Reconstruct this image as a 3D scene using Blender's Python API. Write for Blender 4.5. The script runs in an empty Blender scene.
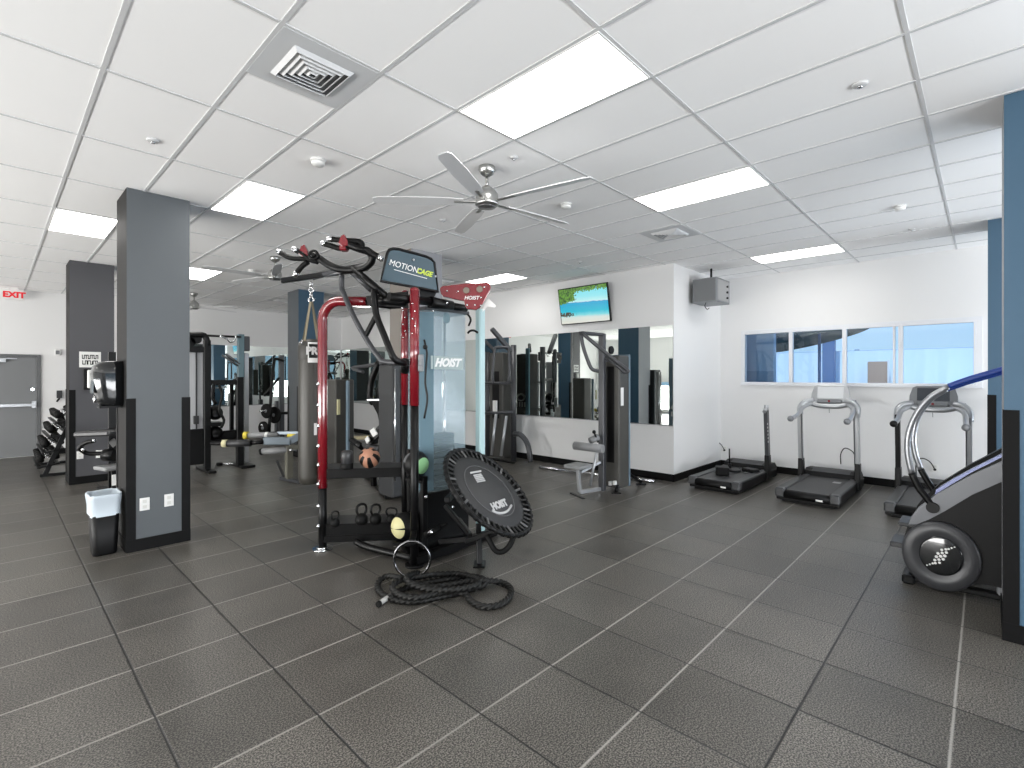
import bpy, bmesh, math, random
from mathutils import Vector, Matrix, Quaternion
random.seed(7)
R_ = math.radians
PI = math.pi
sc = bpy.context.scene
COL = sc.collection

# ------------------------------------------------------------------ camera
FPX, HY, EYE, TH = 495.3, 376.0, 1.80, R_(43.72)   # focal length in px of a 1024 wide frame, horizon row, eye height, heading
CT, ST = math.cos(TH), math.sin(TH)
CEIL = EYE + 1.916
cam = bpy.data.cameras.new('camera')
cam.sensor_width = 36.0
cam.lens = 36.0 * FPX / 1024.0
cam.shift_y = (HY - 384.0) / 1024.0
cam.clip_start = 0.05
cam.clip_end = 200
cam_o = bpy.data.objects.new('camera', cam)
COL.objects.link(cam_o)
cam_o.location = (0, 0, EYE)
cam_o.rotation_euler = (PI / 2, 0, TH - PI / 2)
sc.camera = cam_o

# ------------------------------------------------------------------ world, light, exposure
world = bpy.data.worlds.new('sky')
sc.world = world
world.use_nodes = True
wn = world.node_tree
bg = wn.nodes['Background']
tc = wn.nodes.new('ShaderNodeTexCoord')
sx = wn.nodes.new('ShaderNodeSeparateXYZ')
cr = wn.nodes.new('ShaderNodeValToRGB')
wn.links.new(tc.outputs['Generated'], sx.inputs[0])
wn.links.new(sx.outputs[2], cr.inputs[0])
cr.color_ramp.elements[0].position = 0.0
cr.color_ramp.elements[0].color = (0.60, 0.82, 1.0, 1)
cr.color_ramp.elements[1].position = 0.6
cr.color_ramp.elements[1].color = (0.30, 0.56, 1.0, 1)
wn.links.new(cr.outputs[0], bg.inputs[0])
bg.inputs[1].default_value = 1.2
LAMP = 12.0            # strength of the ceiling troffers
FRONT_FILL = 1120.0            # power of the added fill lamp behind the viewpoint, standing in for daylight
def area(name, loc, direction, sx_, sy_, power, rgb):
    l = bpy.data.lights.new(name, 'AREA')
    l.shape = 'RECTANGLE'; l.size = sx_; l.size_y = sy_; l.energy = power; l.color = rgb
    o = bpy.data.objects.new(name, l)
    COL.objects.link(o)
    o.location = loc
    o.rotation_euler = Vector(direction).to_track_quat('-Z', 'Y').to_euler()
    return o
area('front_fill', (2.6, -7.1, .85), (0, .86, .51), 11.5, 1.4, FRONT_FILL, (0.97, 0.985, 1.0))  # added fill, tilted up to brighten the ceiling; source unseen
area('side_fill', (-6.6, 7.0, .75), (.92, 0, .39), 14.0, 1.2, 1350.0, (1.0, 0.985, 0.95))  # added low fill from the left for the darker part of the ceiling
area('right_fill', (9.7, -4.4, .9), (-.72, .45, .53), 5.0, 1.5, 420.0, (0.80, 0.90, 1.0))  # added bluish fill for the mid ceiling, as from unseen right windows
sun = bpy.data.lights.new('sun', 'SUN')
sun.energy = 3.2
sun.angle = R_(1.0)
sun.color = (1.0, 0.97, 0.92)
sun_o = bpy.data.objects.new('sun', sun)
COL.objects.link(sun_o)
sun_o.location = (-10, 2, 20)
sun_o.rotation_euler = Vector((.72, .05, -.69)).to_track_quat('-Z', 'Y').to_euler()
sc.view_settings.view_transform = 'Standard'
sc.view_settings.look = 'None'
sc.view_settings.gamma = 1.0
sc.view_settings.use_curve_mapping = False
sc.view_settings.exposure = -0.30
try:
    sc.cycles.max_bounces = 10
    sc.cycles.diffuse_bounces = 6
    sc.cycles.glossy_bounces = 5
    sc.cycles.transparent_max_bounces = 12
    sc.cycles.sample_clamp_indirect = 6.0
    sc.cycles.caustics_reflective = False
    sc.cycles.caustics_refractive = False
    sc.cycles.use_denoising = True
except Exception:
    pass

# ------------------------------------------------------------------ picking points on the measured rays
def ray(px):
    k = (px - 512.0) / FPX
    return CT + ST * k, ST - CT * k
def P(px, py, d):
    a, b = ray(px)
    return Vector((a * d, b * d, EYE - (py - HY) * d / FPX))
def PA(px, py, A):
    return P(px, py, A / ray(px)[0])
def PB(px, py, B):
    return P(px, py, B / ray(px)[1])
def Pz(px, py, z):
    return P(px, py, (EYE - z) * FPX / (py - HY))
def PP(l):
    return [P(*p) for p in l]

# ------------------------------------------------------------------ materials
def lin(c):
    out = []
    for v in c[:3]:
        v = v / 255.0
        out.append(v / 12.92 if v <= 0.04045 else ((v + 0.055) / 1.055) ** 2.4)
    return (*out, 1.0)
MATS = {}
def mat(name, rgb, rough=0.5, metal=0.0, bump=0.0, bscale=200.0, var=0.0, vscale=6.0, coat=0.0, alpha=1.0, spec=0.5):
    if name in MATS:
        return MATS[name]
    m = bpy.data.materials.new(name)
    m.use_nodes = True
    nt = m.node_tree
    b = nt.nodes['Principled BSDF']
    b.inputs['Base Color'].default_value = lin(rgb)
    b.inputs['Roughness'].default_value = rough
    b.inputs['Metallic'].default_value = metal
    b.inputs['Specular IOR Level'].default_value = spec
    b.inputs['Coat Weight'].default_value = coat
    b.inputs['Alpha'].default_value = alpha
    tc = nt.nodes.new('ShaderNodeTexCoord')
    if var > 0:
        n = nt.nodes.new('ShaderNodeTexNoise')
        n.inputs['Scale'].default_value = vscale
        n.inputs['Detail'].default_value = 4
        nt.links.new(tc.outputs['Object'], n.inputs['Vector'])
        mx = nt.nodes.new('ShaderNodeMix')
        mx.data_type = 'RGBA'
        l = lin(rgb)
        mx.inputs[6].default_value = (*[v * (1 - var) for v in l[:3]], 1)
        mx.inputs[7].default_value = (*[min(1, v * (1 + var)) for v in l[:3]], 1)
        nt.links.new(n.outputs['Fac'], mx.inputs[0])
        nt.links.new(mx.outputs[2], b.inputs['Base Color'])
    if bump > 0:
        n2 = nt.nodes.new('ShaderNodeTexNoise')
        n2.inputs['Scale'].default_value = bscale
        n2.inputs['Detail'].default_value = 2
        nt.links.new(tc.outputs['Object'], n2.inputs['Vector'])
        bp = nt.nodes.new('ShaderNodeBump')
        bp.inputs['Strength'].default_value = bump
        bp.inputs['Distance'].default_value = 0.002
        nt.links.new(n2.outputs['Fac'], bp.inputs['Height'])
        nt.links.new(bp.outputs[0], b.inputs['Normal'])
    MATS[name] = m
    return m
def emit(name, rgb, s, base=(230, 230, 230)):
    if name in MATS:
        return MATS[name]
    m = bpy.data.materials.new(name)
    m.use_nodes = True
    nt = m.node_tree
    b = nt.nodes['Principled BSDF']
    b.inputs['Base Color'].default_value = lin(base)
    b.inputs['Emission Color'].default_value = lin(rgb)
    b.inputs['Emission Strength'].default_value = s
    MATS[name] = m
    return m
def sheer(name, rgb, opacity, rough=0.15):
    """clear sheet: part see-through, part coated plastic"""
    if name in MATS:
        return MATS[name]
    m = mat(name, rgb, rough)
    nt = m.node_tree
    b = nt.nodes['Principled BSDF']
    out = nt.nodes['Material Output']
    t = nt.nodes.new('ShaderNodeBsdfTransparent')
    mx = nt.nodes.new('ShaderNodeMixShader')
    mx.inputs[0].default_value = opacity
    nt.links.new(t.outputs[0], mx.inputs[1])
    nt.links.new(b.outputs[0], mx.inputs[2])
    nt.links.new(mx.outputs[0], out.inputs[0])
    return m

def floor_mat():
    m = bpy.data.materials.new('rubber_tiles')
    m.use_nodes = True
    nt = m.node_tree
    N = nt.nodes.new
    L = nt.links.new
    b = nt.nodes['Principled BSDF']
    geo = N('ShaderNodeNewGeometry')
    sp = N('ShaderNodeSeparateXYZ')
    L(geo.outputs['Position'], sp.inputs[0])
    def math_(op, a, bb=None, c=None):
        n = N('ShaderNodeMath')
        n.operation = op
        for i, v in enumerate((a, bb, c)):
            if v is None:
                continue
            if isinstance(v, (int, float)):
                n.inputs[i].default_value = v
            else:
                L(v, n.inputs[i])
        return n.outputs[0]
    sa, oa, sb, ob = 0.6023, -0.0144, 0.6095, 3.170
    ua = math_('DIVIDE', math_('SUBTRACT', sp.outputs[0], oa), sa)
    ub = math_('DIVIDE', math_('SUBTRACT', sp.outputs[1], ob), sb)
    def edge(u, s):
        f = math_('FRACT', u)
        return math_('MULTIPLY', math_('MINIMUM', f, math_('SUBTRACT', 1.0, f)), s)   # metres to the joint
    ea, eb = edge(ua, sa), edge(ub, sb)
    ida, idb = math_('FLOOR', ua), math_('FLOOR', ub)
    cid = N('ShaderNodeCombineXYZ')
    L(ida, cid.inputs[0]); L(idb, cid.inputs[1])
    wn_ = N('ShaderNodeTexWhiteNoise')
    L(cid.outputs[0], wn_.inputs['Vector'])
    # speckle and scuffs
    n1 = N('ShaderNodeTexNoise'); n1.inputs['Scale'].default_value = 120; n1.inputs['Detail'].default_value = 3
    L(geo.outputs['Position'], n1.inputs['Vector'])
    n2 = N('ShaderNodeTexNoise'); n2.inputs['Scale'].default_value = 2.2; n2.inputs['Detail'].default_value = 5
    L(geo.outputs['Position'], n2.inputs['Vector'])
    ramp = N('ShaderNodeValToRGB')
    ramp.color_ramp.elements[0].position = 0.42; ramp.color_ramp.elements[0].color = (0.020, 0.0185, 0.0165, 1)
    ramp.color_ramp.elements[1].position = 0.62; ramp.color_ramp.elements[1].color = (0.185, 0.172, 0.152, 1)
    L(n1.outputs['Fac'], ramp.inputs[0])
    k = math_('ADD', math_('MULTIPLY', wn_.outputs[0], 0.35), math_('ADD', math_('MULTIPLY', n2.outputs['Fac'], 0.9), 0.42))
    mul = N('ShaderNodeMix'); mul.data_type = 'RGBA'; mul.blend_type = 'MULTIPLY'; mul.inputs[0].default_value = 1
    cc = N('ShaderNodeCombineColor')
    for i in range(3):
        L(k, cc.inputs[i])
    L(ramp.outputs[0], mul.inputs[6]); L(cc.outputs[0], mul.inputs[7])
    # joints: along A dusty light lines, along B mostly dark
    ja = N('ShaderNodeMapRange'); ja.inputs[1].default_value = 0.0035; ja.inputs[2].default_value = 0.0065; ja.inputs[3].default_value = 1; ja.inputs[4].default_value = 0
    L(ea, ja.inputs[0])
    jb = N('ShaderNodeMapRange'); jb.inputs[1].default_value = 0.003; jb.inputs[2].default_value = 0.0085; jb.inputs[3].default_value = 1; jb.inputs[4].default_value = 0
    L(eb, jb.inputs[0])
    n3 = N('ShaderNodeTexNoise'); n3.inputs['Scale'].default_value = 0.7
    L(geo.outputs['Position'], n3.inputs['Vector'])
    dust = math_('MULTIPLY', jb.outputs[0], math_('ADD', math_('MULTIPLY', n3.outputs['Fac'], 0.9), 0.25))
    m1 = N('ShaderNodeMix'); m1.data_type = 'RGBA'
    L(math_('MAXIMUM', dust, math_('MULTIPLY', jb.outputs[0], math_('COMPARE', math_('ROUND', ub), -4.0, .1))), m1.inputs[0]); L(mul.outputs[2], m1.inputs[6])
    jc = N('ShaderNodeMix'); jc.data_type = 'RGBA'
    jc.inputs[6].default_value = (0.40, 0.385, 0.355, 1); jc.inputs[7].default_value = (0.010, 0.010, 0.010, 1)
    L(math_('COMPARE', math_('ROUND', ub), -4.0, .1), jc.inputs[0]); L(jc.outputs[2], m1.inputs[7])
    m2 = N('ShaderNodeMix'); m2.data_type = 'RGBA'
    L(ja.outputs[0], m2.inputs[0]); L(m1.outputs[2], m2.inputs[6]); m2.inputs[7].default_value = (0.012, 0.012, 0.012, 1)
    L(m2.outputs[2], b.inputs['Base Color'])
    rr = N('ShaderNodeMapRange'); rr.inputs[3].default_value = 0.26; rr.inputs[4].default_value = 0.42
    L(n2.outputs['Fac'], rr.inputs[0])
    L(rr.outputs[0], b.inputs['Roughness'])
    b.inputs['Specular IOR Level'].default_value = 0.42
    hgt = math_('MINIMUM', math_('MULTIPLY', math_('MINIMUM', ea, eb), 90.0), 1.0)
    h2 = math_('ADD', math_('MULTIPLY', hgt, 1.0), math_('MULTIPLY', n1.outputs['Fac'], 0.25))
    bp = N('ShaderNodeBump'); bp.inputs['Strength'].default_value = 0.48; bp.inputs['Distance'].default_value = 0.004
    L(h2, bp.inputs['Height']); L(bp.outputs[0], b.inputs['Normal'])
    return m

WHITE = mat('white_paint', (229, 229, 229), 0.55, bump=0.05, bscale=90)
TILE = mat('ceiling_tile', (251, 251, 251), 0.85, bump=0.12, bscale=160, var=0.015, vscale=1.2)
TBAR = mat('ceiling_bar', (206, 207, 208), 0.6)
BASEB = mat('black_vinyl', (11, 11, 12), 0.55, spec=.15)
CHAR = mat('charcoal_paint', (82, 87, 91), 0.5, var=0.06, vscale=2)
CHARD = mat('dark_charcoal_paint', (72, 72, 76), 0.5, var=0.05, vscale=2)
LGREY = mat('light_grey_paint', (150, 151, 155), 0.5, var=0.04, vscale=2)
BLUE = mat('blue_paint', (58, 89, 112), 0.5, var=0.04, vscale=2)
BLACK = mat('black_powder_coat', (9, 9, 10), 0.36, bump=0.05, bscale=400, spec=.25)
BLK2 = mat('black_plastic', (12, 12, 13), 0.45, spec=.22)
RUBBER = mat('black_rubber', (8, 8, 8), 0.6, bump=0.15, bscale=300, spec=.2)
DGREY = mat('dark_grey_plastic', (48, 49, 51), 0.42)
GREY = mat('grey_plastic', (118, 120, 123), 0.4)
GUN = mat('gunmetal_paint', (70, 71, 74), 0.35, metal=0.3)
SHROUD = mat('shroud_plastic', (74, 73, 70), 0.4, var=0.05, spec=.3)
SILVER = mat('silver_paint', (176, 178, 181), 0.3, metal=0.6)
CHROME = mat('chrome', (215, 216, 218), 0.14, metal=1.0)
NICKEL = mat('brushed_nickel', (188, 188, 186), 0.28, metal=1.0)
BLADE = mat('fan_blade_silver', (206, 207, 208), 0.45, metal=0.1)
RED = mat('red_powder_coat', (118, 15, 28), 0.22, coat=0.8)
WHITEP = mat('white_plastic', (232, 232, 230), 0.4)
PALE = mat('pale_blue_steel', (176, 203, 206), 0.3)
TEAL = mat('teal_grey_steel', (92, 116, 124), 0.35)
LINER = mat('bin_liner', (196, 207, 216), 0.4, bump=0.5, bscale=25)
YELLOW = mat('yellow_plastic', (214, 196, 72), 0.45)
CREAM = mat('cream_plastic', (206, 200, 160), 0.5)
LEATHER = mat('dark_vinyl_upholstery', (46, 46, 48), 0.42, bump=0.15, bscale=120)
GVINYL = mat('grey_vinyl_upholstery', (132, 133, 134), 0.42, bump=0.15, bscale=120)
BAGM = mat('bag_leather', (56, 54, 49), 0.42, bump=0.2, bscale=60, var=0.1, vscale=4)
KHAKI = mat('bag_strap', (120, 112, 92), 0.7)
ROPE = mat('black_rope', (17, 17, 16), 0.5, bump=0.35, bscale=260, spec=.3)
METALG = mat('galvanised_steel', (132, 135, 138), 0.4, metal=0.7)
DOORM = mat('grey_door_paint', (118, 120, 122), 0.45)
MIRROR = mat('mirror_silvering', (205, 211, 208), 0.01, metal=1.0)
LAMPM = emit('lamp_diffuser', (255, 253, 249), LAMP)
SIGNP = sheer('sign_acrylic', (84, 102, 112), 0.80, 0.12)
SHEET = sheer('frosted_shroud', (166, 190, 200), 0.42, 0.14)
WINBLUE = mat('window_blue_grip', (34, 62, 138), 0.35)  # blue of window daylight reflected on the grip, put into its colour
TRIMW = mat('window_frame_white', (226, 228, 232), 0.4)
FLOORM = floor_mat()

# ------------------------------------------------------------------ mesh builder (world coordinates)
INV = {}
class MB:
    def __init__(self):
        self.bm = bmesh.new()
    def _tag(self, geom, mi, smooth):
        for f in geom:
            f.material_index = mi
            f.smooth = smooth
    def box(self, c, size, rot=None, bevel=0.0, mi=0, seg=1):
        g = bmesh.ops.create_cube(self.bm, size=1.0)
        vs = g['verts']
        M = Matrix.Translation(Vector(c)) @ (rot.to_4x4() if rot is not None else Matrix()) @ Matrix.Diagonal((*size, 1))
        bmesh.ops.transform(self.bm, matrix=M, verts=vs)
        fs = list({f for v in vs for f in v.link_faces})
        self._tag(fs, mi, False)
        if bevel > 0:
            es = list({e for v in vs for e in v.link_edges})
            r = bmesh.ops.bevel(self.bm, geom=es, offset=bevel, segments=seg, profile=0.5, affect='EDGES')
            for f in r['faces']:
                f.material_index = mi
                f.smooth = seg > 1
        return self
    def bb(self, x0, x1, y0, y1, z0, z1, bevel=0.0, mi=0):
        return self.box(((x0 + x1) / 2, (y0 + y1) / 2, (z0 + z1) / 2), (abs(x1 - x0), abs(y1 - y0), abs(z1 - z0)), None, bevel, mi)
    def bar(self, p0, p1, w, h, bevel=0.004, mi=0, up=(0, 0, 1)):
        """rectangular tube from p0 to p1, w across, h along up"""
        p0, p1 = Vector(p0), Vector(p1)
        x = (p1 - p0)
        L = x.length
        x.normalize()
        u = Vector(up)
        if abs(x.dot(u)) > 0.98:
            u = Vector((0, 1, 0))
        y = u.cross(x).normalized()
        z = x.cross(y)
        rot = Matrix((x, y, z)).transposed()
        return self.box((p0 + p1) / 2, (L, w, h), rot, bevel, mi)
    def rings(self, rings, mi=0, smooth=True, cap=True, closed=False):
        bm = self.bm
        vr = [[bm.verts.new(p) for p in r] for r in rings]
        n = len(vr[0])
        fs = []
        m = len(vr)
        for i in range(m if closed else m - 1):
            a, b = vr[i], vr[(i + 1) % m]
            for j in range(n):
                try:
                    fs.append(bm.faces.new((a[j], a[(j + 1) % n], b[(j + 1) % n], b[j])))
                except ValueError:
                    pass
        self._tag(fs, mi, smooth)
        if cap and not closed:
            c = [bm.faces.new(list(reversed(vr[0]))), bm.faces.new(vr[-1])]
            self._tag(c, mi, False)
        return self
    def tube(self, pts, r, seg=12, mi=0, sm=0, closed=False, cap=True, lobes=0, pitch=0.1, depth=0.0):
        pts = [Vector(p) for p in pts]
        if sm:
            pts = spline(pts, sm, closed)
        n = len(pts)
        rr = r if isinstance(r, (list, tuple)) else None
        T = []
        for i in range(n):
            a = pts[(i - 1) % n] if (closed or i > 0) else pts[0]
            b = pts[(i + 1) % n] if (closed or i < n - 1) else pts[-1]
            t = (b - a)
            T.append(t.normalized() if t.length > 1e-9 else Vector((0, 0, 1)))
        ref = Vector((0, 0, 1))
        if abs(T[0].dot(ref)) > 0.9:
            ref = Vector((1, 0, 0))
        nrm = (ref - T[0] * ref.dot(T[0])).normalized()
        rings = []
        dist = 0.0
        for i in range(n):
            if i:
                dist += (pts[i] - pts[i - 1]).length
                q = T[i - 1].rotation_difference(T[i])
                nrm = (q @ nrm)
                nrm = (nrm - T[i] * nrm.dot(T[i])).normalized()
            bn = T[i].cross(nrm)
            rad = rr[min(len(rr) - 1, round(i * (len(rr) - 1) / max(1, n - 1)))] if rr else r
            ring = []
            for j in range(seg):
                a = 2 * PI * j / seg
                q = rad
                if lobes:
                    q = rad * (1 - depth + depth * abs(math.cos(lobes * 0.5 * (a + 2 * PI * dist / pitch))))
                ring.append(pts[i] + (nrm * math.cos(a) + bn * math.sin(a)) * q)
            rings.append(ring)
        return self.rings(rings, mi, True, cap, closed)
    def cyl(self, p0, p1, r0, r1=None, seg=20, mi=0):
        p0, p1 = Vector(p0), Vector(p1)
        r1 = r0 if r1 is None else r1
        t = (p1 - p0).normalized()
        ref = Vector((0, 0, 1)) if abs(t.z) < 0.9 else Vector((1, 0, 0))
        x = ref.cross(t).normalized()
        y = t.cross(x)
        f = lambda p, r: [p + (x * math.cos(2 * PI * j / seg) + y * math.sin(2 * PI * j / seg)) * r for j in range(seg)]
        return self.rings([f(p0, r0), f(p1, r1)], mi)
    def lathe(self, prof, c, axis=(0, 0, 1), seg=28, mi=0, sx=1.0, sy=1.0, xdir=None):
        c = Vector(c)
        t = Vector(axis).normalized()
        if xdir is None:
            ref = Vector((0, 0, 1)) if abs(t.z) < 0.9 else Vector((1, 0, 0))
            x = ref.cross(t).normalized()
        else:
            x = Vector(xdir).normalized()
        y = t.cross(x)
        rings = [[c + t * z + x * (max(r, 1e-4) * sx * math.cos(2 * PI * j / seg)) + y * (max(r, 1e-4) * sy * math.sin(2 * PI * j / seg)) for j in range(seg)] for r, z in prof]
        return self.rings(rings, mi)
    def ball(self, c, r, scale=(1, 1, 1), seg=20, mi=0):
        n = seg // 2
        prof = [(math.sin(PI * i / n), -math.cos(PI * i / n)) for i in range(n + 1)]
        c = Vector(c)
        rings = [[c + Vector((max(a, 1e-4) * r * scale[0] * math.cos(2 * PI * j / seg), max(a, 1e-4) * r * scale[1] * math.sin(2 * PI * j / seg), z * r * scale[2])) for j in range(seg)] for a, z in prof]
        return self.rings(rings, mi)
    def torus(self, c, axis, R, r, seg=32, s2=10, mi=0, sx=1, sy=1, a0=0, a1=2 * PI):
        c = Vector(c)
        t = Vector(axis).normalized()
        ref = Vector((0, 0, 1)) if abs(t.z) < 0.9 else Vector((1, 0, 0))
        x = ref.cross(t).normalized()
        y = t.cross(x)
        full = abs(a1 - a0 - 2 * PI) < 1e-6
        m = seg if full else seg + 1
        pts = [c + x * (R * sx * math.cos(a0 + (a1 - a0) * i / seg)) + y * (R * sy * math.sin(a0 + (a1 - a0) * i / seg)) for i in range(m)]
        return self.tube(pts, r, s2, mi, 0, full)
    def prism(self, pts, thick, mi=0, bevel=0.0):
        """polygon in 3-D extruded by the vector thick"""
        bm = self.bm
        t = Vector(thick)
        a = [bm.verts.new(Vector(p)) for p in pts]
        b = [bm.verts.new(Vector(p) + t) for p in pts]
        n = len(a)
        fs = [bm.faces.new(a), bm.faces.new(list(reversed(b)))]
        for i in range(n):
            fs.append(bm.faces.new((a[i], b[i], b[(i + 1) % n], a[(i + 1) % n])))
        self._tag(fs, mi, False)
        if bevel:
            es = [e for e in {e for f in fs[:2] for e in f.edges}]
            r = bmesh.ops.bevel(bm, geom=es, offset=bevel, segments=2, profile=0.5, affect='EDGES')
            for f in r['faces']:
                f.material_index = mi
        return self
    def build(self, name, mats, parent=None, label=None, cat=None, group=None, kind=None):
        bm = self.bm
        bmesh.ops.recalc_face_normals(bm, faces=bm.faces)
        if parent is not None:
            inv = INV[parent.name]
            loc = None
            bmesh.ops.transform(bm, matrix=inv, verts=bm.verts)
        elif kind != 'structure':
            xs = [v.co.x for v in bm.verts]; ys = [v.co.y for v in bm.verts]; zs = [v.co.z for v in bm.verts]
            loc = Vector(((min(xs) + max(xs)) / 2, (min(ys) + max(ys)) / 2, min(zs)))
            bmesh.ops.translate(bm, vec=-loc, verts=bm.verts)
        else:
            loc = Vector((0, 0, 0))
        me = bpy.data.meshes.new(name)
        bm.to_mesh(me)
        bm.free()
        for m in (mats if isinstance(mats, (list, tuple)) else [mats]):
            me.materials.append(m)
        o = bpy.data.objects.new(name, me)
        COL.objects.link(o)
        if parent is not None:
            o.parent = parent
            INV[o.name] = INV[parent.name]
        else:
            o.location = loc
            INV[o.name] = Matrix.Translation(-loc)
        if label: o['label'] = label
        if cat: o['category'] = cat
        if group: o['group'] = group
        if kind: o['kind'] = kind
        return o
def spline(pts, k, closed=False):
    n = len(pts)
    out = []
    rng = n if closed else n - 1
    for i in range(rng):
        p1, p2 = pts[i], pts[(i + 1) % n]
        p0 = pts[(i - 1) % n] if (closed or i > 0) else p1 + (p1 - p2)
        p3 = pts[(i + 2) % n] if (closed or i < n - 2) else p2 + (p2 - p1)
        for j in range(k):
            t = j / k
            out.append(0.5 * ((2 * p1) + (p2 - p0) * t + (2 * p0 - 5 * p1 + 4 * p2 - p3) * t * t + (3 * p1 - p0 - 3 * p2 + p3) * t ** 3))
    if not closed:
        out.append(pts[-1].copy())
    return out
def thing(name, label, cat, loc, group=None):
    o = bpy.data.objects.new(name, None)
    o.empty_display_size = 0.1
    COL.objects.link(o)
    o.location = loc
    INV[o.name] = Matrix.Translation(-Vector(loc))
    o['label'] = label
    o['category'] = cat
    if group: o['group'] = group
    return o
def part(name, mats, parent, fn, label=None):
    m = MB()
    fn(m)
    return m.build(name, mats, parent, label)
def dup(root, shift, label=None, group=None):
    r = root.copy()
    COL.objects.link(r)
    r.location = root.location + Vector(shift)
    INV[r.name] = Matrix.Translation(-r.location)
    if label: r['label'] = label
    if group: r['group'] = group
    for ch in list(root.children):
        c = ch.copy(); COL.objects.link(c); c.parent = r; INV[c.name] = INV[r.name]
        for g in list(ch.children):
            d = g.copy(); COL.objects.link(d); d.parent = c; INV[d.name] = INV[r.name]
    return r
def text(s, size, c, xdir, ydir, m, parent, name='lettering', th=0.002, shear=0.0, bold=0.0, label=None, spacing=1.0):
    cu = bpy.data.curves.new('t', 'FONT')
    cu.body = s
    cu.size = size
    cu.align_x = 'CENTER'
    cu.align_y = 'CENTER'
    cu.extrude = th / 2
    cu.shear = shear
    cu.offset = bold
    cu.space_character = spacing
    cu.resolution_u = 3
    to = bpy.data.objects.new('t', cu)
    me = bpy.data.meshes.new_from_object(to)
    x = Vector(xdir).normalized()
    y = Vector(ydir)
    y = (y - x * y.dot(x)).normalized()
    z = x.cross(y)
    M = Matrix(((x.x, y.x, z.x, c[0]), (x.y, y.y, z.y, c[1]), (x.z, y.z, z.z, c[2]), (0, 0, 0, 1)))
    b = MB()
    b.bm.from_mesh(me)
    bmesh.ops.transform(b.bm, matrix=M, verts=b.bm.verts)
    for f in b.bm.faces:
        f.material_index = 0
    bpy.data.objects.remove(to)
    bpy.data.curves.remove(cu)
    bpy.data.meshes.remove(me)
    return b.build(name, m, parent, label)
def struct(name, mats, fn):
    m = MB()
    fn(m)
    return m.build(name, mats, None, kind='structure')
UP = Vector((0, 0, 1))
VF = Vector((CT, ST, 0))      # straight ahead from the viewpoint
VR = Vector((ST, -CT, 0))     # to the right of it
XA, YB = Vector((1, 0, 0)), Vector((0, 1, 0))

# ------------------------------------------------------------------ room shell
A0, A1, B0, B1 = -7.0, 10.05, -7.5, 15.5      # inside faces of the room
AM, BR = 7.98, 3.83                            # mirror wall and the return beside the window wall
struct('floor', FLOORM, lambda m: m.bb(A0 - .2, A1 + .2, B0 - .2, B1 + .2, -0.12, 0))
struct('ceiling', TILE, lambda m: m.bb(A0 - .2, A1 + .2, B0 - .2, B1 + .2, CEIL, CEIL + 0.12))
GA, GS, GB = -0.141, 0.610, 0.317              # ceiling grid: bars along B every 0.61, cross bars every 1.22
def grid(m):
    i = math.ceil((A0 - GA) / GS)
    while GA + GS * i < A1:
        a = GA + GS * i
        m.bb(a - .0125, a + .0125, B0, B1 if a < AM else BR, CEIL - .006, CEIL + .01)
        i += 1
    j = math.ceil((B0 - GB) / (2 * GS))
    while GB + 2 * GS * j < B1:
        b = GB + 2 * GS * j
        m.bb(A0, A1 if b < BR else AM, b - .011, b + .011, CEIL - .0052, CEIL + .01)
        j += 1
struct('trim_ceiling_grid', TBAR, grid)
struct('wall_back', WHITE, lambda m: m.bb(A0 - .2, AM + .1, B1, B1 + .2, 0, CEIL))
struct('wall_center', WHITE, lambda m: m.bb(AM, A1 + .2, BR, B1 + .2, 0, CEIL))
WB = [3.40, 2.57, 1.745, 0.985, 0.10]          # window mullions on the right wall
WZ0, WZ1 = 1.655, 2.63
def wr(m):
    m.bb(A1, A1 + .2, -1.7, BR, 0, WZ0)
    m.bb(A1, A1 + .2, B0 - .2, BR, WZ1, CEIL)
    m.bb(A1, A1 + .2, WB[0], BR, WZ0, WZ1)
    m.bb(A1, A1 + .2, -1.7, WB[-1], WZ0, WZ1)
    m.bb(A1, A1 + .2, B0 - .2, -7.0, .15, WZ1)
    m.bb(A1, A1 + .2, -7.0, -1.7, 1.7, WZ1)
    m.bb(A1, A1 + .2, B0 - .2, -1.7, 0, .15)
struct('wall_right', WHITE, wr)
def wl(m):   # far left wall, out of frame: white, seen only in the mirrors
    m.bb(A0 - .2, A0, B0 - .2, B1 + .2, 0, .15)
    m.bb(A0 - .2, A0, B0 - .2, B1 + .2, 1.5, CEIL)
    m.bb(A0 - .2, A0, B0 - .2, 0, .15, 1.5)
    m.bb(A0 - .2, A0, 14.0, B1 + .2, .15, 1.5)
struct('wall_left', WHITE, wl)
def wf(m):   # unseen front wall, its wide glazed opening added to bring in light
    m.bb(A0 - .2, A1 + .2, B0 - .2, B0, 0, .25)
    m.bb(A0 - .2, A1 + .2, B0 - .2, B0, 3.3, CEIL)
    m.bb(A0 - .2, -3.4, B0 - .2, B0, .25, 3.3)
    m.bb(8.6, A1 + .2, B0 - .2, B0, .25, 3.3)
struct('wall_front', WHITE, wf)
struct('baseboard_center', BASEB, lambda m: (m.bb(AM - .012, AM, BR - .012, B1, 0, .125, .002), m.bb(AM - .012, A1, BR - .012, BR, 0, .125, .002)))
struct('baseboard_right', BASEB, lambda m: m.bb(A1 - .012, A1, B0, BR - .012, 0, .125, .002))
struct('baseboard_back', BASEB, lambda m: m.bb(1.0, AM - .012, B1 - .012, B1, 0, .125, .002))

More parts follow.
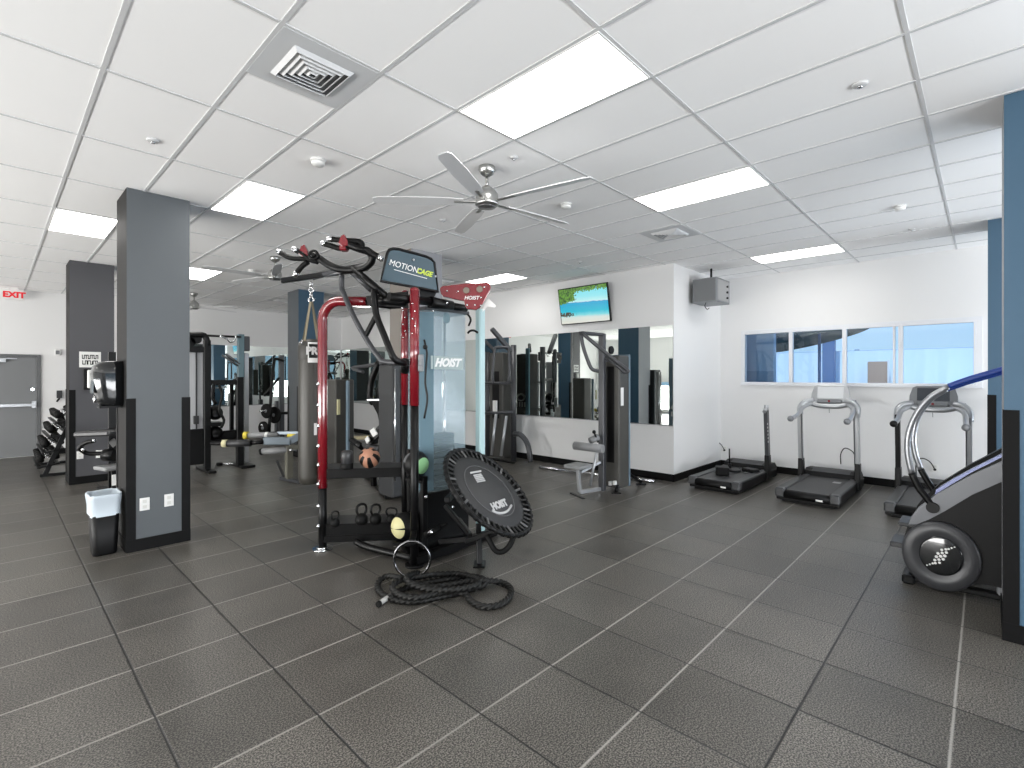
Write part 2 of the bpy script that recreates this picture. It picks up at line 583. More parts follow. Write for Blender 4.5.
def glass_mat():
    m = bpy.data.materials.new('window_glass')
    m.use_nodes = True
    nt = m.node_tree
    nt.nodes.remove(nt.nodes['Principled BSDF'])
    t = nt.nodes.new('ShaderNodeBsdfTransparent'); t.inputs[0].default_value = (0.88, 0.95, 1.0, 1)
    g = nt.nodes.new('ShaderNodeBsdfGlossy'); g.inputs['Roughness'].default_value = 0.02
    fr = nt.nodes.new('ShaderNodeFresnel'); fr.inputs[0].default_value = 1.5
    mx = nt.nodes.new('ShaderNodeMixShader')
    nt.links.new(fr.outputs[0], mx.inputs[0]); nt.links.new(t.outputs[0], mx.inputs[1]); nt.links.new(g.outputs[0], mx.inputs[2])
    nt.links.new(mx.outputs[0], nt.nodes['Material Output'].inputs[0])
    return m
GLASS = glass_mat()
for n in range(4):
    b1, b0 = WB[n], WB[n + 1]
    fw = .03
    def frame(m, b0=b0, b1=b1):
        for (y0, y1, z0, z1) in ((b0, b0 + fw, WZ0, WZ1), (b1 - fw, b1, WZ0, WZ1), (b0 + fw, b1 - fw, WZ0, WZ0 + fw), (b0 + fw, b1 - fw, WZ1 - fw, WZ1)):
            m.bb(A1 - .02, A1 + .08, y0, y1, z0, z1, .003)
        if b0 == WB[-2 - 0] and False: pass
    w = struct('window_%d' % (n + 1), TRIMW, frame)
    part('pane', GLASS, w, lambda m, b0=b0, b1=b1: m.bb(A1 + .02, A1 + .026, b0 + fw, b1 - fw, WZ0 + fw, WZ1 - fw))
    if n == 2:
        part('sash_bar', TRIMW, w, lambda m, b0=b0: m.bb(A1 - .015, A1 + .06, b0 + .07, b0 + .10, WZ0 + fw, WZ1 - fw, .003))
struct('trim_window', TRIMW, lambda m: (m.bb(A1 - .018, A1, WB[-1] - .07, WB[0] + .04, WZ1, WZ1 + .05, .003), m.bb(A1 - .04, A1, WB[-1] - .07, WB[0] + .04, WZ0 - .035, WZ0, .003),
                                        m.bb(A1 - .018, A1, WB[-1] - .07, WB[-1], WZ0, WZ1, .003), m.bb(A1 - .018, A1, WB[0], WB[0] + .04, WZ0, WZ1, .003)))
wfr = struct('window_5', BASEB, lambda m: [m.bb(x - .03, x + .03, B0 - .14, B0 - .06, .25, 3.3) for x in (-3.37, -1.4, .6, 2.6, 4.6, 6.6, 8.57)])  # unseen glazing added so daylight enters from behind the viewpoint
part('pane', GLASS, wfr, lambda m: m.bb(-3.4, 8.6, B0 - .105, B0 - .1, .25, 3.3))

w6 = struct('window_6', BASEB, lambda m: [m.bb(A1 + .05, A1 + .13, y - .03, y + .03, .15, 1.7) for y in (-6.97, -5.2, -3.45, -1.73)])  # unseen window added behind the right fill lamp
part('pane', GLASS, w6, lambda m: m.bb(A1 + .10, A1 + .106, -7.0, -1.7, .15, 1.7))
w7 = struct('window_7', BASEB, lambda m: [m.bb(A0 - .13, A0 - .05, y - .03, y + .03, .15, 1.5) for y in (.03, 2.8, 5.6, 8.4, 11.2, 13.97)])  # unseen window added behind the left fill lamp
part('pane', GLASS, w7, lambda m: m.bb(A0 - .106, A0 - .10, 0, 14.0, .15, 1.5))

# door in the far left corner
d0 = struct('door_1', mat('door_frame_grey', (96, 98, 100), .45), lambda m: (m.bb(.73 - .06, .73, B1 - .04, B1, 0, 2.28, .004), m.bb(-.45, -.39, B1 - .04, B1, 0, 2.28, .004), m.bb(-.39, .67, B1 - .04, B1, 2.22, 2.28, .004)))
part('door_leaf', DOORM, d0, lambda m: m.bb(-.385, .665, B1 - .03, B1 - .002, .01, 2.215, .002))
part('push_bar', SILVER, d0, lambda m: (m.bb(-.36, .60, B1 - .11, B1 - .07, 1.12, 1.19, .006), m.bb(.58, .66, B1 - .11, B1 - .03, 1.08, 1.24, .006), m.bb(-.36, -.30, B1 - .09, B1 - .03, 1.10, 1.2, .005)), 'silver panic bar')
part('lock', CHROME, d0, lambda m: m.cyl((.60, B1 - .03, 1.50), (.60, B1 - .05, 1.50), .035))
part('door_closer', SILVER, d0, lambda m: (m.bb(-.12, .18, B1 - .10, B1 - .03, 2.10, 2.17, .006), m.bb(.05, .35, B1 - .12, B1 - .10, 2.17, 2.19, .003)))

# ------------------------------------------------------------------ ceiling fixtures
def troffer(i, n, label, half=False):
    a0, a1 = GA + GS * i + .0125, GA + GS * (i + 1) - .0125
    b0, b1 = GB + 2 * GS * n + .011, GB + 2 * GS * (n + 1) - .011
    t = thing('ceiling_light', label, 'light', ((a0 + a1) / 2, (b0 + b1) / 2, CEIL - .012), 'recessed ceiling lights')
    def fr(m):
        w = .012
        m.bb(a0, a1, b0, b0 + w, CEIL - .012, CEIL); m.bb(a0, a1, b1 - w, b1, CEIL - .012, CEIL)
        m.bb(a0, a0 + w, b0 + w, b1 - w, CEIL - .012, CEIL); m.bb(a1 - w, a1, b0 + w, b1 - w, CEIL - .012, CEIL)
    part('frame', WHITEP, t, fr)
    part('diffuser', LAMPM, t, lambda m: m.bb(a0 + .012, a1 - .012, b0 + .012, b1 - .012, CEIL - .010, CEIL - .002))
troffer(4, 1, 'largest and nearest bright rectangular ceiling light, beside the square vent')
troffer(3, 4, 'white ceiling light between the tall grey column and the smoke detector')
troffer(8, 1, 'bright ceiling light to the right of the near ceiling fan')
troffer(14, 1, 'distant ceiling light above the first treadmill and windows')
troffer(1, 6, 'leftmost ceiling light, partly hidden behind the near charcoal column')
troffer(4, 8, 'small far ceiling light just right of the near charcoal column')
troffer(11, 5, 'ceiling light behind the red bracket, above the mirror wall')
troffer(11, 9, 'farthest tiny ceiling light near the back corner of the room')
for (i, n) in ((4, -3), (9, -3), (-4, -3), (-4, 1), (-4, 5)):
    troffer(i, n, 'ceiling light at the near side of the room, out of frame')  # unseen fixtures added for illumination

def vent(i, b0, label):
    a0, a1 = GA + GS * i + .013, GA + GS * (i + 1) - .013
    b1 = b0 + GS - .022
    t = thing('ceiling_vent', label, 'vent', ((a0 + a1) / 2, (b0 + b1) / 2, CEIL - .02), 'square ceiling vents')
    ca, cb = (a0 + a1) / 2, (b0 + b1) / 2
    def sq(m, ro, ri, z0, z1, zi):
        # a sloping square ring: outer edge at z0, inner at zi
        def loop(r, z): return [Vector((ca - r, cb - r, z)), Vector((ca + r, cb - r, z)), Vector((ca + r, cb + r, z)), Vector((ca - r, cb + r, z))]
        m.rings([loop(ro, z1), loop(ro, z0), loop(ri, zi), loop(ri, zi + .004), loop(ro - .004, z0 + .006)], 0, False, False)
    part('panel', mat('vent_panel', (204, 206, 208), .45), t, lambda m: (m.bb(a0, a1, b0, b0 + .11, CEIL - .008, CEIL), m.bb(a0, a1, b1 - .11, b1, CEIL - .008, CEIL), m.bb(a0, a0 + .11, b0 + .11, b1 - .11, CEIL - .008, CEIL), m.bb(a1 - .11, a1, b0 + .11, b1 - .11, CEIL - .008, CEIL)))
    part('duct_opening', mat('duct_dark', (96, 97, 99), .7), t, lambda m: m.bb(a0 + .11, a1 - .11, b0 + .11, b1 - .11, CEIL - .003, CEIL))
    for k in range(5):
        r = .185 - k * .036
        part('louver', mat('vent_louver', (222, 223, 224), .4), t, lambda m, r=r: sq(m, r, r - .022, CEIL - .010, CEIL - .004, CEIL - .030))
vent(2, GB + 4 * GS + .011, 'nearest square ceiling vent with concentric louvers, beside the large light')
vent(10, GB + 4 * GS + .011, 'square ceiling vent between the lights near the mirror wall')
vent(10, GB + 12 * GS + .011, 'small far ceiling vent above the lettered rig sign')
vent(8, GB + 20 * GS + .011, 'farthest ceiling vent, above the back row of machines')

def detector(px, py, label, r=.06, kind='smoke'):
    p = Pz(px, py, CEIL - .0001) if False else P(px, py, (CEIL - EYE) * FPX / (HY - py))
    z = CEIL - .0005
    if kind == 'smoke':
        t = thing('smoke_detector', label, 'smoke detector', (p.x, p.y, z - .05), 'ceiling smoke detectors')
        part('base_plate', WHITEP, t, lambda m: m.lathe([(r * 1.05, 0), (r * 1.1, -.008), (r * 1.05, -.014)], (p.x, p.y, z)))
        part('sensor_head', WHITEP, t, lambda m: m.lathe([(r * .95, -.014), (r * .95, -.035), (r * .8, -.048), (r * .3, -.053), (0, -.053)], (p.x, p.y, z)))
    else:
        t = thing('sprinkler_head', label, 'sprinkler', (p.x, p.y, z - .02), 'flush ceiling sprinkler covers')
        part('escutcheon', mat('sprinkler_plate', (206, 207, 208), .35), t, lambda m: m.lathe([(r, 0), (r, -.006), (r * .8, -.014), (0, -.014)], (p.x, p.y, z)))
        part('cap', CHROME, t, lambda m: m.lathe([(r * .35, -.014), (r * .35, -.026), (0, -.028)], (p.x, p.y, z)))
detector(318, 160, 'white smoke detector left of the near fan, before the second ceiling light')
detector(566, 204, 'white smoke detector just right of the near ceiling fan')
detector(900, 206, 'white smoke detector right of the distant light, above the third treadmill', .055)
detector(252, 270, 'far white smoke detector behind the near charcoal column', .06)
detector(860, 84, 'round sprinkler cover on the bare ceiling at upper right', .045, 'spr')
detector(153, 140, 'round sprinkler cover above the near charcoal column', .045, 'spr')
detector(443, 220, 'small sprinkler cover under the left blades of the near fan', .04, 'spr')
detector(912, 229, 'small sprinkler cover in front of the window wall', .04, 'spr')
detector(580, 262, 'small sprinkler cover above the wall television', .04, 'spr')
detector(514, 157, 'small bright sprinkler cover behind the near fan mount', .035, 'spr')

def fan(px, py, label, ang, d=None):
    p = P(px, py, d or (CEIL - EYE) * FPX / (HY - py))
    x, y, z = p.x, p.y, CEIL
    t = thing('ceiling_fan', label, 'fan', (x, y, z - .42), 'nickel ceiling fans')
    part('canopy', NICKEL, t, lambda m: m.lathe([(.075, 0), (.078, -.03), (.06, -.065), (.03, -.085), (.015, -.09)], (x, y, z)))
    part('downrod', NICKEL, t, lambda m: m.cyl((x, y, z - .085), (x, y, z - .21), .014))
    part('motor_housing', NICKEL, t, lambda m: m.lathe([(.02, -.17), (.045, -.19), (.075, -.215), (.10, -.25), (.105, -.29), (.10, -.32), (.108, -.335), (.108, -.35), (.09, -.362), (.0, -.366)], (x, y, z)))
    part('bottom_cap', mat('fan_cap', (120, 121, 122), .3, metal=.8), t, lambda m: m.lathe([(.08, -.364), (.078, -.372), (.0, -.376)], (x, y, z)))
    for k in range(5):
        a = R_(ang + 72 * k) - PI / 2 + TH
        u = Vector((math.cos(a), math.sin(a), 0)); w = Vector((-math.sin(a), math.cos(a), 0))
        tilt = (w * math.cos(R_(12)) + UP * math.sin(R_(12)))
        c = Vector((x, y, z - .325))
        def bl(m):
            L = [(.22, .045), (.35, .06), (.70, .066), (.98, .056), (1.03, .035)]
            pts = [c + u * r + tilt * h for r, h in L] + [c + u * r - tilt * h for r, h in reversed(L)]
            m.prism(pts, u.cross(tilt).normalized() * .008)
        b = part('blade', BLADE, t, bl)
        part('blade_iron', NICKEL, b, lambda m: m.bar(c + u * .08, c + u * .30, .035, .008, .002))
fan(487, 167, 'near nickel ceiling fan hanging in the middle of the ceiling', -33)
fan(275, 257, 'ceiling fan behind the pull-up handles and punching bag', 10)
fan(194, 293, 'far ceiling fan just right of the near charcoal column', -8)

# exit sign
ex = thing('exit_sign', 'red lettered exit sign hanging from the ceiling near the far left door', 'exit sign', PB(14, 300, 15.2))
e0, e1 = PB(4.5, 288.5, 15.2), PB(23.6, 300.5, 15.2)
part('housing', WHITEP, ex, lambda m: m.bb(e0.x, e1.x, 15.2, 15.26, e1.z, min(e0.z, CEIL - .012), .006))
part('mount', WHITEP, ex, lambda m: m.bb((e0.x + e1.x) / 2 - .06, (e0.x + e1.x) / 2 + .06, 15.2, 15.26, min(e0.z, CEIL - .012) - .005, CEIL))
text('EXIT', .17, ((e0.x + e1.x) / 2, 15.196, (e0.z + e1.z) / 2 - .01), XA, UP, emit('exit_red', (230, 30, 44), 0.9, (120, 8, 14)), ex, bold=.008, th=.004, label='glowing red letters')

# ------------------------------------------------------------------ mirrors
def mirror(c0, c1, axis, label, gz=.96, gz1=2.67):
    t = thing('wall_mirror', label, 'mirror', ((c0[0] + c1[0]) / 2, (c0[1] + c1[1]) / 2, gz), 'frameless wall mirrors')
    if axis == 'A':
        part('glass', MIRROR, t, lambda m: m.bb(AM - .006, AM - .001, c0[1] + .003, c1[1] - .003, gz, gz1))
        part('edge_channel', METALG, t, lambda m: m.bb(AM - .012, AM, c0[1] + .003, c1[1] - .003, gz - .014, gz - .001))
    else:
        part('glass', MIRROR, t, lambda m: m.bb(c0[0] + .003, c1[0] - .003, B1 - .006, B1 - .001, gz, gz1))
        part('edge_channel', METALG, t, lambda m: m.bb(c0[0] + .003, c1[0] - .003, B1 - .012, B1, gz - .014, gz - .001))
ms = [BR + .01, 5.95, 8.07, 10.2, 12.6, 15.48]
ml = ['wall mirror panel nearest the white corner, behind the lat pulldown', 'wall mirror panel under the wall television', 'wall mirror panel behind the tall vertical press machine', 'wall mirror panel hidden behind the lettered rig', 'wall mirror panel at the back corner of the mirror wall']
for i in range(5):
    mirror((AM, ms[i]), (AM, ms[i + 1]), 'A', ml[i])
mirror((3.6, B1), (5.78, B1), 'B', 'wall mirror on the far back wall, left half')
mirror((5.78, B1), (7.95, B1), 'B', 'wall mirror on the far back wall, right half by the corner')

# ------------------------------------------------------------------ columns
def column(a0, b0, w, d, label, mats, guards, mfaces, base=.125, gh=1.57):
    """mats: list; mfaces: material index for faces (-A, +A, -B, +B); guards: corners (0/1 along A, 0/1 along B)"""
    t = thing('structural_column', label, 'column', (a0 + w / 2, b0 + d / 2, 0))
    m = MB()
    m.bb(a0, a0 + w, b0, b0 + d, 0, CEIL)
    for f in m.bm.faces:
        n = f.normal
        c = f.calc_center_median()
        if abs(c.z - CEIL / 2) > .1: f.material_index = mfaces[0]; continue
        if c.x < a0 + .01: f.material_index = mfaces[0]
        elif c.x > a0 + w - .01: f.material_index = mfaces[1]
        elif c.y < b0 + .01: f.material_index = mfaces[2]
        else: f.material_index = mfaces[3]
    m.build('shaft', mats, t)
    e = .008
    def bs(m):
        m.bb(a0 - e, a0 + w + e, b0 - e, b0, 0, base); m.bb(a0 - e, a0 + w + e, b0 + d, b0 + d + e, 0, base)
        m.bb(a0 - e, a0, b0, b0 + d, 0, base); m.bb(a0 + w, a0 + w + e, b0, b0 + d, 0, base)
    part('base_trim', BASEB, t, bs, 'black base trim')
    g, gw = .006, .075
    for (i, j) in guards:
        ca, cb = a0 + w * i, b0 + d * j
        sa, sb = (1 if i == 0 else -1), (1 if j == 0 else -1)
        def gd(m):
            m.bb(ca - sa * g, ca + sa * gw, cb - sb * g, cb, base - .002, gh)
            m.bb(ca - sa * g, ca, cb, cb + sb * gw, base - .002, gh)
        part('corner_guard', BASEB, t, gd, 'black corner guard')
    return t
c1 = column(.93, 6.30, .55, .58, 'tall near charcoal column with two outlets, left of the rig', [CHAR, mat('shaded_column_face', (30, 29, 29), .65, spec=.2), BLUE], [(0, 0), (1, 0), (0, 1), (1, 1)], (1, 2, 0, 0))  # left face painted near black to stand for its shade
c2 = column(.86, 10.92, .58, .58, 'dark charcoal column with the notice sign, at far left', [mat('shaded_column_face', (30, 29, 29), .65, spec=.2), CHARD, BLUE], [(0, 0), (1, 0), (0, 1)], (0, 2, 1, 0))  # shade of the left face is put into its near-black colour
c3 = column(4.64, 10.95, .58, .58, 'far column behind the punching bag, one face blue', [CHAR, TEAL, BLUE], [(0, 0), (0, 1)], (0, 2, 2, 0))
c4 = column(4.32, 6.22, .58, .58, 'grey column directly behind the lettered rig sign', [mat('tan_grey_paint', (128, 122, 116), .5), LGREY, BLUE], [(0, 0)], (0, 2, 1, 0))
c5 = column(8.43, -.60, .58, .58, 'blue column beside the third treadmill', [BLUE, BLUE], [(0, 1), (0, 0)], (0, 0, 0, 0))
c6 = column(4.76, -.69, .60, .60, 'nearest blue column at the right edge with a black corner guard', [BLUE, BLUE, LGREY], [(0, 1), (0, 0)], (0, 0, 0, 2))

def plate(p, nrm, label, w=.085, h=.13, rocker=False, name='wall_outlet', group=None):
    n = Vector(nrm)
    s = UP.cross(n).normalized()
    rot = Matrix((s, UP, n)).transposed()
    p = Vector(p)
    t = thing(name, label, 'outlet', p - UP * h / 2, group)
    part('cover_plate', WHITEP, t, lambda m: m.box(p + n * .004, (w, h, .007), rot, .002))
    for k in (-1, 1):
        part('socket', mat('socket_white', (214, 214, 210), .45), t, lambda m: m.box(p + UP * (k * h * .22) + n * .008, (w * .42, h * .26, .005), rot, .001))
plate(PB(144.6, 504, 6.30) , (0, -1, 0), 'left outlet plate low on the near charcoal column')
plate(PB(169, 500, 6.30), (0, -1, 0), 'right outlet plate low on the near charcoal column')
plate(PB(80, 455, 10.92), (0, -1, 0), 'left outlet plate low on the dark column with the notice')
plate(PB(99, 454, 10.92), (0, -1, 0), 'right outlet plate low on the dark column with the notice')

# notice and small dispenser on the dark column
q0, q1 = PB(79.3, 351.5, 10.90), PB(101, 367.5, 10.90)
nt_ = thing('notice_sign', 'white notice with two rows of dark lettering on the dark column', 'sign', ((q0.x + q1.x) / 2, 10.91, q1.z))
part('board', WHITEP, nt_, lambda m: m.bb(q0.x, q1.x, 10.905, 10.918, q1.z, q0.z, .002))
def scr(m):
    random.seed(3)
    w = q1.x - q0.x
    for r in range(2):
        n = 8 - r * 2
        for k in range(n):
            cx = q0.x + w * (.14 + .72 * (k + .5) / n)
            cz = q0.z - (q0.z - q1.z) * (.33 + .36 * r)
            m.bb(cx - .018, cx - .008, 10.902, 10.906, cz - .035, cz + .035)
            m.bb(cx - .018, cx + .016, 10.902, 10.906, cz + (.02 if k % 3 else -.035), cz + (.035 if k % 3 else -.02))
            if k % 2: m.bb(cx + .006, cx + .016, 10.902, 10.906, cz - .035, cz + .03)
part('lettering', BLK2, nt_, scr, 'dark illegible letters')
h0, h1 = PB(87, 370, 10.9), PB(92.5, 388, 10.9)
hd = thing('wall_dispenser', 'small white and black dispenser under the notice sign', 'dispenser', ((h0.x + h1.x) / 2, 10.86, h1.z))
part('back_plate', BLK2, hd, lambda m: m.bb(h0.x - .05, h1.x - .03, 10.87, 10.918, h1.z - .03, h0.z + .02, .008))
part('front_cover', WHITEP, hd, lambda m: m.bb(h0.x, h1.x, 10.82, 10.918, h1.z, h0.z, .012))

# paper towel dispenser on the near column
td = thing('towel_dispenser', 'glossy black roll towel dispenser on the near charcoal column', 'dispenser', (.8, 6.6, 1.5))
GLB = mat('gloss_black', (20, 22, 24), .12, coat=.5)
def tdp(m):
    zs = [(1.49, .16, .11), (1.52, .20, .145), (1.58, .215, .15), (1.70, .235, .155), (1.82, .25, .155), (1.90, .235, .15), (1.945, .18, .13), (1.955, .12, .10)]
    rings = []
    for z, dep, hw in zs:
        r = []
        for a in range(17):
            th = PI * a / 16
            ex_ = .55
            sx_ = math.copysign(abs(math.cos(th)) ** ex_, math.cos(th)) * hw
            sy_ = abs(math.sin(th)) ** ex_ * dep
            r.append(Vector((.93 - sy_, 6.60 + sx_, z)))
        rings.append(r)
    m.rings(rings)
part('cover', GLB, td, tdp)
part('window_strip', mat('smoke_plastic', (96, 104, 108), .1), td, lambda m: m.box((.695, 6.60, 1.73), (.012, .17, .22), Matrix.Rotation(R_(4), 3, 'Y'), .005))
part('lock', CHROME, td, lambda m: (m.torus((.71, 6.60, 1.565), (1, 0, 0), .035, .007), m.cyl((.72, 6.6, 1.565), (.705, 6.6, 1.565), .018)))
part('paper_slot', BLK2, td, lambda m: m.bb(.74, .92, 6.50, 6.70, 1.470, 1.492))

# bin
bc = Pz(102, 552, 0)
bc = Vector((.775, 6.52, 0))
bn = thing('waste_bin', 'slim black waste bin with a pale liner beside the near column', 'bin', bc)
def rr(hw, hd, z, r=.05, n=5):
    pts = []
    for (sx_, sy_, a0) in ((1, 1, 0), (-1, 1, PI / 2), (-1, -1, PI), (1, -1, 3 * PI / 2)):
        for k in range(n + 1):
            a = a0 + PI / 2 * k / n
            pts.append(bc + Vector((sx_ * (hw - r) + r * math.cos(a), sy_ * (hd - r) + r * math.sin(a), z)))
    return pts
part('body', BLK2, bn, lambda m: m.rings([rr(.095, .125, 0), rr(.098, .13, .02), rr(.12, .16, .60), rr(.115, .155, .60), rr(.092, .123, .03)]))
def lin_(m):
    rings = []
    for (z, e, am) in ((.40, .008, .006), (.42, .006, .005), (.50, .008, .006), (.57, .010, .005), (.605, .012, .003), (.612, .006, .003), (.605, -.006, 0), (.48, -.014, .004)):
        f = .098 + .022 * z / .6
        b_ = rr(f + e, f + .036 + e, z)
        rings.append([p + Vector((am * math.sin(i * 2.9 + z * 30), am * math.cos(i * 2.3 + z * 20), am * 1.5 * math.sin(i * 1.7))) for i, p in enumerate(b_)])
    m.rings(rings, 0, True, False)
part('liner', LINER, bn, lin_, 'pale blue plastic liner folded over the rim')

# ------------------------------------------------------------------ wall television, box unit, outlets by the treadmills
tv = thing('television', 'wall television showing a tropical beach, tilted above the mirrors', 'television', (AM - .1, 5.7, 2.84))
tva = AM - .03
tl = R_(10)
tu = Vector((-math.sin(tl), 0, math.cos(tl)))       # up along the screen
tn = Vector((-math.cos(tl), 0, -math.sin(tl)))      # out of the screen
t0 = Vector((AM - .035, 5.615, 2.825))
rotv = Matrix((-YB, tu, tn)).transposed()
part('case', BLK2, tv, lambda m: m.box(t0 + tu * .36 - tn * .0, (1.16, .72, .045), rotv, .006))
def beach():
    m = bpy.data.materials.new('beach_picture')
    m.use_nodes = True
    nt = m.node_tree
    N, L = nt.nodes.new, nt.links.new
    b = nt.nodes['Principled BSDF']
    b.inputs['Base Color'].default_value = (0.01, 0.01, 0.01, 1)
    g = N('ShaderNodeNewGeometry')
    sp = N('ShaderNodeSeparateXYZ')
    L(g.outputs['Position'], sp.inputs[0])
    mr = N('ShaderNodeMapRange'); mr.inputs[1].default_value = 2.85; mr.inputs[2].default_value = 3.51
    L(sp.outputs[2], mr.inputs[0])
    mu = N('ShaderNodeMapRange'); mu.inputs[1].default_value = 6.175; mu.inputs[2].default_value = 5.055
    L(sp.outputs[1], mu.inputs[0])
    nz = N('ShaderNodeTexNoise'); nz.inputs['Scale'].default_value = 9; nz.inputs['Detail'].default_value = 6
    L(g.outputs['Position'], nz.inputs['Vector'])
    def M(op, a, c):
        n = N('ShaderNodeMath'); n.operation = op
        for i, v in enumerate((a, c)):
            if isinstance(v, (int, float)): n.inputs[i].default_value = v
            else: L(v, n.inputs[i])
        return n.outputs[0]
    v = M('ADD', mr.outputs[0], M('MULTIPLY', M('SUBTRACT', nz.outputs['Fac'], .5), .05))
    v = M('ADD', v, M('MULTIPLY', mu.outputs[0], .06))
    r = N('ShaderNodeValToRGB')
    e = r.color_ramp.elements
    e[0].position = 0; e[0].color = lin((226, 226, 214))
    e[1].position = 1; e[1].color = lin((120, 224, 240))
    for p, c in ((.17, (216, 228, 222)), (.24, (120, 218, 226)), (.34, (20, 190, 214)), (.58, (24, 168, 214)), (.60, (40, 150, 200)), (.615, (196, 240, 244)), (.75, (150, 232, 240))):
        x = e.new(p); x.color = lin(c)
    L(v, r.inputs[0])
    # foliage at upper left and along the top, rocks at lower left
    nz2 = N('ShaderNodeTexNoise'); nz2.inputs['Scale'].default_value = 26; nz2.inputs['Detail'].default_value = 6
    L(g.outputs['Position'], nz2.inputs['Vector'])
    f1 = M('SUBTRACT', M('ADD', mr.outputs[0], M('MULTIPLY', nz2.outputs['Fac'], .22)), M('ADD', .66, M('MULTIPLY', mu.outputs[0], .26)))
    lft = M('LESS_THAN', M('ADD', mu.outputs[0], M('MULTIPLY', nz2.outputs['Fac'], .25)), .47)
    top = M('GREATER_THAN', M('ADD', mr.outputs[0], M('MULTIPLY', nz2.outputs['Fac'], .35)), 1.06)
    fol = M('MAXIMUM', M('MULTIPLY', lft, M('GREATER_THAN', f1, 0.0)), top)
    gr = N('ShaderNodeValToRGB')
    gr.color_ramp.elements[0].position = .35; gr.color_ramp.elements[0].color = lin((16, 58, 20))
    gr.color_ramp.elements[1].position = .65; gr.color_ramp.elements[1].color = lin((110, 170, 50))
    L(nz2.outputs['Fac'], gr.inputs[0])
    mx = N('ShaderNodeMix'); mx.data_type = 'RGBA'
    L(fol, mx.inputs[0]); L(r.outputs[0], mx.inputs[6]); L(gr.outputs[0], mx.inputs[7])
    dx = M('MULTIPLY', M('SUBTRACT', mu.outputs[0], .12), 1.0)
    dy = M('MULTIPLY', M('SUBTRACT', mr.outputs[0], .25), 2.6)
    dd = M('ADD', M('ADD', M('MULTIPLY', dx, dx), M('MULTIPLY', dy, dy)), M('MULTIPLY', M('SUBTRACT', nz2.outputs['Fac'], .5), .16))
    rk = M('LESS_THAN', dd, .022)
    mx2 = N('ShaderNodeMix'); mx2.data_type = 'RGBA'
    L(rk, mx2.inputs[0]); L(mx.outputs[2], mx2.inputs[6]); mx2.inputs[7].default_value = lin((74, 72, 60))
    L(mx2.outputs[2], b.inputs['Emission Color'])
    b.inputs['Emission Strength'].default_value = 1.15
    b.inputs['Roughness'].default_value = 0.25
    return m
part('screen', beach(), tv, lambda m: m.box(t0 + tu * .36 + tn * .024, (1.12, .68, .004), rotv))
part('bracket', BLACK, tv, lambda m: (m.bb(AM - .08, AM - .002, 5.5, 5.9, 3.0, 3.2, .005)))

ub = thing('ceiling_heater', 'grey metal box unit hung from the ceiling beside the white corner', 'heater box', (8.9, 3.45, 2.75))
u0, u1 = PA(692.5, 279, 8.55), PA(716.5, 301, 8.55)
uB0, uB1, uz0, uz1 = u1.y, u0.y, u1.z, PA(716.5, 276.5, 8.55).z
part('case', METALG, ub, lambda m: m.bb(8.55, 9.15, uB0, uB1, uz0, uz1, .006))
part('front_panel', mat('heater_panel', (112, 114, 116), .45, metal=.3), ub, lambda m: m.bb(8.543, 8.552, uB0 + .02, uB1 - .02, uz0 + .02, uz1 - .02, .002))
part('side_panel', mat('heater_side', (150, 151, 152), .45, metal=.3), ub, lambda m: m.bb(8.60, 9.10, uB0 - .008, uB0, uz0 + .03, uz1 - .03, .002))
part('hanger_rod', BLACK, ub, lambda m: m.cyl((8.85, (uB0 + uB1) / 2, uz1 - .01), (8.85, (uB0 + uB1) / 2, CEIL), .018))
part('cable', BLACK, ub, lambda m: m.tube([(8.6, uB1 - .22, uz0), (8.6, uB1 - .20, uz0 - .06), (8.6, uB1 - .24, uz0 - .12), (8.6, uB1 - .28, uz0 - .10)], .007, 8, sm=5))
for k in range(3):
    part('knob', BLACK, ub, lambda m: m.cyl((9.0, uB0 - .008, uz0 + .1 + .1 * k), (9.0, uB0 - .03, uz0 + .1 + .1 * k), .02))
for i, (px, py, lb) in enumerate(((707, 447, 'leftmost wall outlet with a loose cable behind the first treadmill'), (725, 449, 'second wall outlet with a loose cable behind the first treadmill'),
                      (857, 457, 'wall outlet with a hooked cable behind the middle treadmill'), (935, 468, 'wall outlet behind the third treadmill'))):
    p = PA(px, py, A1)
    plate(p, (-1, 0, 0), lb, .09, .12)
    c = MB(); q = p + Vector((-.02, 0, -.02))
    c.tube([q, q + Vector((-.05, .06, .12)), q + Vector((-.06, .16, .16)), q + Vector((-.05, .22, .05)), q + Vector((-.04, .22, -.12))], .008, 8, sm=6)
    c.cyl(q + Vector((0.0, 0, 0)), q + Vector((-.03, 0, 0)), .018)
    c.build('power_cable', BLACK, None, lb.split(' outlet')[0].replace('wall', '').strip().replace('leftmost', 'leftmost loose').replace('second', 'second loose') + (' hooked' if i == 2 else '') + ' black cable plugged into the wall outlet' + (' behind the first treadmill' if i < 2 else ' behind the middle treadmill' if i == 2 else ' behind the third treadmill'), 'cable')

